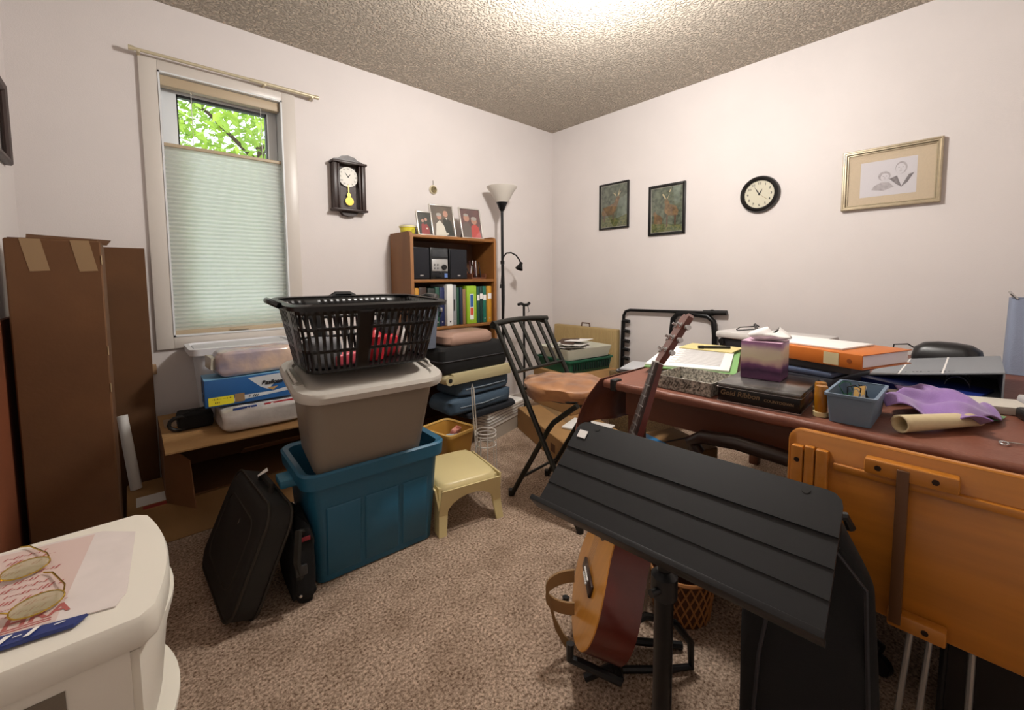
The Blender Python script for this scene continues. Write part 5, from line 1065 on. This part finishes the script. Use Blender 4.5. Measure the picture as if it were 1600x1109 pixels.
def stp(pts, w): 
    pts = [Vector(p) for p in pts]; m_ = MB(); m_.rings([[p + Vector((0, 0, w / 2)), p + Vector((.004, .004, w / 2)), p + Vector((.004, .004, -w / 2)), p + Vector((0, 0, -w / 2))] for p in pts]); return m_
stp([(-.03 - .062 * math.sin(a_), .03 + .054 * math.sin(a_), .195 + .05 * math.cos(a_)) for a_ in [R(q) for q in range(0, 181, 15)]], .035).build('strap_loop', LE, gt_, smooth=60, solid=.002)
stp([(-.085, .075, .17), (-.072, .065, .10), (-.052, .05, .05), (-.035, .04, .025)], .03).build('strap_tail', LE, gt_, smooth=60, solid=.002)
# guitar stand
gs = thing('guitar_stand', 'black tubular guitar stand with padded arms holding the guitar', 'guitar stand', (S.x + .03, S.y, 0))
def G(l, a, n): v = gm @ Vector((l, a, n)); return (v.x - .03, v.y, max(.012, v.z))
for s_ in (-1, 1):
    MB().tube([G(s_ * .10, -.175, -.13), G(s_ * .10, -.168, -.03), G(s_ * .10, -.166, .012), G(s_ * .10, -.13, .022)], .011, 8).build('padded_arm', BLACKP, gs)
MB().tube([G(-.10, -.17, -.125), G(.10, -.17, -.125)], .011, 8).build('cross_bar', BLACKM, gs)
pb = Vector(G(0, -.17, -.125))
MB().tube([pb + Vector((0, -.04, .10)), pb + Vector((.05, -.07, .12)), pb + Vector((.12, -.12, .09)), pb + Vector((.155, -.15, .03)), Vector((pb.x + .15, pb.y - .155, .012)), Vector((pb.x + .10, pb.y - .12, .012)), Vector((pb.x, pb.y - .03, .012))], .010, 8).build('folding_loop', BLACKM, gs)
for s_ in (-1, 1):
    p0 = Vector(G(s_ * .05, -.17, -.125)); MB().tube([p0, Vector((p0.x + .16, p0.y + s_ * .14, .012))], .011, 8).build('rear_leg', BLACKM, gs)
    MB().tube([p0, Vector((p0.x - .06, p0.y + s_ * .06, .012))], .011, 8).build('front_leg', BLACKM, gs)
p0 = Vector(G(0, -.17, -.125)); p1 = Vector(G(0, .12, -.13))
MB().tube([p0, p0.lerp(p1, .5), p1], .012, 8).build('back_tube', BLACKM, gs)
MB().tube([G(-.07, .12, -.085), G(-.05, .12, -.12), G(.05, .12, -.12), G(.07, .12, -.085)], .011, 8).build('back_yoke', BLACKP, gs)
# ================================================================ UNDER THE TABLE
och = thing('office_chair', 'black office chair with padded arms pushed under the work table', 'chair', (1.59, .37, 0), -88)
MB().grid(pillow(.44, .46, .09, seed=61), 36, 14).build('seat', BLACKF, och, smooth=60); och.children[0].location = (0, 0, .42)
MB().cyl((0, 0, .10), (0, 0, .43), .025).build('gas_lift', BLACKM, och)
for k in range(5):
    a = k * 2 * math.pi / 5 + .82; c, s_ = math.cos(a), math.sin(a)
    l_ = MB().tube([(0, 0, .11), (.14 * c, .14 * s_, .09), (.26 * c, .26 * s_, .07)], .018, 8).build('base_leg', BLACKP, och)
    MB().cyl((.26 * c - .01 * s_, .26 * s_ + .01 * c, .028), (.26 * c + .01 * s_, .26 * s_ - .01 * c, .028), .026, seg=14).build('castor', BLACKP, l_)
for s_ in (-1, 1):
    MB().tube([(.12, s_ * .25, .44), (.1, s_ * .27, .56), (.05, s_ * .27, .60), (-.1, s_ * .27, .61), (-.2, s_ * .265, .60), (-.235, s_ * .26, .575), (-.22, s_ * .25, .54)], .022, 10).build('armrest', mat('brown_black_vinyl', '#2a1a13', .35), och)
MB().grid(pillow(.10, .42, .27, seed=62), 36, 14).build('lumbar_back', BLACKF, och, smooth=60); och.children[-1].location = (.235, 0, .40)
cbx = thing('taped_carton', 'small brown carton with blue tape under the table end', 'cardboard box', (1.66, .87, 0), -20)
carton_body(cbx, .34, .26, .40, CARD)
MB().box(-.10, .0, -.06, .131, .4005, .4015).build('blue_tape', mat('blue_tape', '#2f86c4', .5), cbx, smooth=0)
MB().box(-.171, .171, -.006, .006, .4002, .401).build('flap_gap', mat('gap_dark', '#3a2614', .9), cbx, smooth=0)
wk = thing('wicker_basket', 'small orange brown wicker basket on the carpet behind the music stand', 'basket', (1.31, .615, 0), 0)
WKM = mat('wicker', '#a9703c', .7)
WKD = mat('wicker_dark', '#5a3418', .8)
MB().lathe([(0, 0), (.085, 0), (.10, .15), (.095, .15), (.08, .008), (0, .008)], seg=28).build('liner', WKD, wk)
for k in range(22):
    for s_ in (-1, 1):
        a0 = k * 2 * math.pi / 22; a1 = a0 + s_ * .75
        MB().tube([((.087 + .016 * t) * math.cos(a0 + (a1 - a0) * t), (.087 + .016 * t) * math.sin(a0 + (a1 - a0) * t), .004 + .146 * t) for t in (0, .25, .5, .75, 1)], .0032, 5).build('woven_strand', WKM, wk)
MB().tube([(.103 * math.cos(k * math.pi / 12), .103 * math.sin(k * math.pi / 12), .152) for k in range(24)], .006, 6, True).build('rim', WKM, wk)
single('grey_board', 'pale grey wooden board standing behind the guitar', 'board', MB(TR((0, 0, 0), 0, 6)).box(-.008, .008, -.10, .10, 0, .24, .002), mat('grey_wood', '#8a7a6c', .7, var=.2, scale=8, stretch=(1, 1, .2)), (1.19, .77, 0), -6)
dbx = thing('dark_filler_crate', 'dark brown crate added to darken the floor under the work table', 'crate', (1.62, -.15, 0), 0)  # added dark crate, stands in for the darkness under the table
MB().box(-.2, .2, -.17, .17, 0, .22, .004).build('body', mat('dark_filler_crate', '#1d130d', .8), dbx)
MB().box(-.2, .2, -.172, .172, .221, .232, .003).build('lid', mat('dark_filler_lid', '#2a1b12', .7), dbx)

# ================================================================ FOREGROUND DRAWER UNIT
dw = thing('drawer_unit', 'cream plastic drawer unit with bulging drawer fronts by the left wall', 'drawer unit', (-.15, .968, 0), 0)
IV = mat('ivory_plastic', '#e2dccf', .36); IVC = mat('ivory_drawer', '#d8d3bd', .3, alpha=.92)
def dshape(x0, yh, bulge, r=.018, n=12):
    """plan outline: flat left/near/far sides, bulged +x side"""
    pts = [(-.165, -yh), (x0 - r, -yh)]
    for k in range(n + 1):
        t = k / n; y = -yh + r + (2 * yh - 2 * r) * t; pts.append((x0 + bulge * (1 - (2 * t - 1) ** 2), y))
    pts += [(x0 - r, yh), (-.165, yh)]; return pts
ytop = .182
MB().rings([[(x * s_, y * s_, z) for x, y in dshape(.158, ytop, .022)] for s_, z in ((.99, .575), (1, .58), (1, .612), (.985, .62))]).build('top', IV, dw, smooth=50)
mb = MB()
mb.box(-.16, .125, -.172, -.16, .02, .575).box(-.16, .125, .16, .172, .02, .575).box(-.16, -.15, -.16, .16, .02, .575)
for z in (.02, .205, .39): mb.box(-.15, .125, -.16, .16, z, z + .012)
mb.build('frame', IV, dw, smooth=0)
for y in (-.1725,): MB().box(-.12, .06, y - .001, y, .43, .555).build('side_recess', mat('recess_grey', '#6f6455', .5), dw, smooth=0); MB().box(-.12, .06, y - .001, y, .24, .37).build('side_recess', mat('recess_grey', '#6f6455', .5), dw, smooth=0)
for k, z in enumerate((.033, .218, .403)):
    d_ = MB().box(-.13, .12, -.155, .155, z, z + .15, .004).build('drawer', IVC, dw)
    MB().rings([[(x, y, zz) for x, y in [(.120, -.165)] + [(.135 + b * (1 - (2 * t / 12 - 1) ** 2), -.165 + .33 * t / 12) for t in range(13)] + [(.120, .165)]] for b, zz in ((.018, z), (.028, z + .015), (.038, z + .11), (.05, z + .15), (.05, z + .158), (.03, z + .160))]).build('drawer_front', IV, d_, smooth=50)
for sx in (-.13, .10):
    for sy in (-.14, .14): MB().cyl((sx, sy, 0), (sx, sy, .02), .015, seg=10).build('foot', IV, dw)
# papers on the drawer unit
ppr = thing('printed_flyer', 'flyer with red print lying on the cream drawer unit', 'paper', (-.155, .985, .6205), 0)
def sheet(pts, z0, z1): return MB().rings([[(x, y, z0) for x, y in pts], [(x, y, z1) for x, y in pts]])
sheet([(-.155, -.10), (.06, -.135), (.117, -.15), (.13, -.12), (.142, .08), (.095, .125), (-.155, .175)], 0, .002).build('sheet', mat('flyer_paper', '#d6cbc6', .6, var=.05, scale=20), ppr, smooth=0)
RI = mat('red_ink', '#a85a54', .7); pm = basis((1, 0, 0), (0, 1, 0), (0, 0, 1), (0, 0, .0024))
sheet([(-.15, -.095), (.055, -.13), (.085, .12), (-.15, .165)], .0021, .0024).build('pink_panel', mat('flyer_pink', '#cdb5ad', .6), ppr, smooth=0)
text('headline', 'HRA', .034, pm @ TR((.035, -.10, .0004), 0, 0, -6), RI, ppr, .0008)
for k in range(11): marks('red_line', ppr, pm @ TR((.0 - .003 * k, -.072 + k * .019, .0004), 0, 0, -6), .13 - .02 * (k % 3), .012, RI, 22 - 3 * (k % 3), 20 + k, .4)
for y in (-.118, -.123): sheet([(-.05, y + .016), (.05, y), (.05, y + .0022), (-.05, y + .0182)], .0024, .0028).build('rule_line', RI, ppr, smooth=0)
single('plastic_wrapper', 'folded dark blue wrapper with white letters at the near edge of the flyer', 'wrapper', MB().rings([[(-.15, -.03, 0), (.06, -.012, 0), (.07, .008, 0), (-.15, .012, 0)], [(-.15, -.028, .006), (.06, -.01, .004), (.068, .006, .004), (-.15, .01, .006)]]), mat('blue_wrapper', '#23336f', .3), (-.135, .846, .6235), -14)
marks('wrapper_print', bpy.data.objects['plastic_wrapper'], TR((-.03, -.008, .0064), 0, 0, 5), .16, .016, WHITEP, 12, 40, .5)
GL = mat('eyeglass_lens', '#b5aa86', .05, alpha=.45)
for k, (x, y, a) in enumerate(((-.155, .895, 12), (-.18, 1.02, 20))):
    e_ = thing('eyeglasses', ['wire rim eyeglasses near the HRA headline on the flyer', 'wire rim eyeglasses higher up on the flyer, away from the blue wrapper'][k], 'eyeglasses', (x, y, .6235), a, 'eyeglasses on the drawer unit')
    for s_ in (-1, 1):
        MB(TR((s_ * .034, 0, .008), 12)).tube([(p[0], p[1], 0) for p in ell(0, 0, .028, .02, 20)], .0012, 5, True).build('rim', GOLD, e_)
        MB(TR((s_ * .034, 0, .008), 12)).prism(ell(0, 0, .027, .019, 20), -.0006, .0006).build('lens', GL, e_)
        MB().tube([(s_ * .062, .005, .01), (s_ * .066, .03, .006), (s_ * .06, .09, .004), (s_ * .052, .105, .002)], .0013, 5).build('temple', GOLD if s_ > 0 else BLACKM, e_)
    MB().tube([(-.007, .004, .01), (0, .008, .013), (.007, .004, .01)], .0013, 5).build('bridge', GOLD, e_)
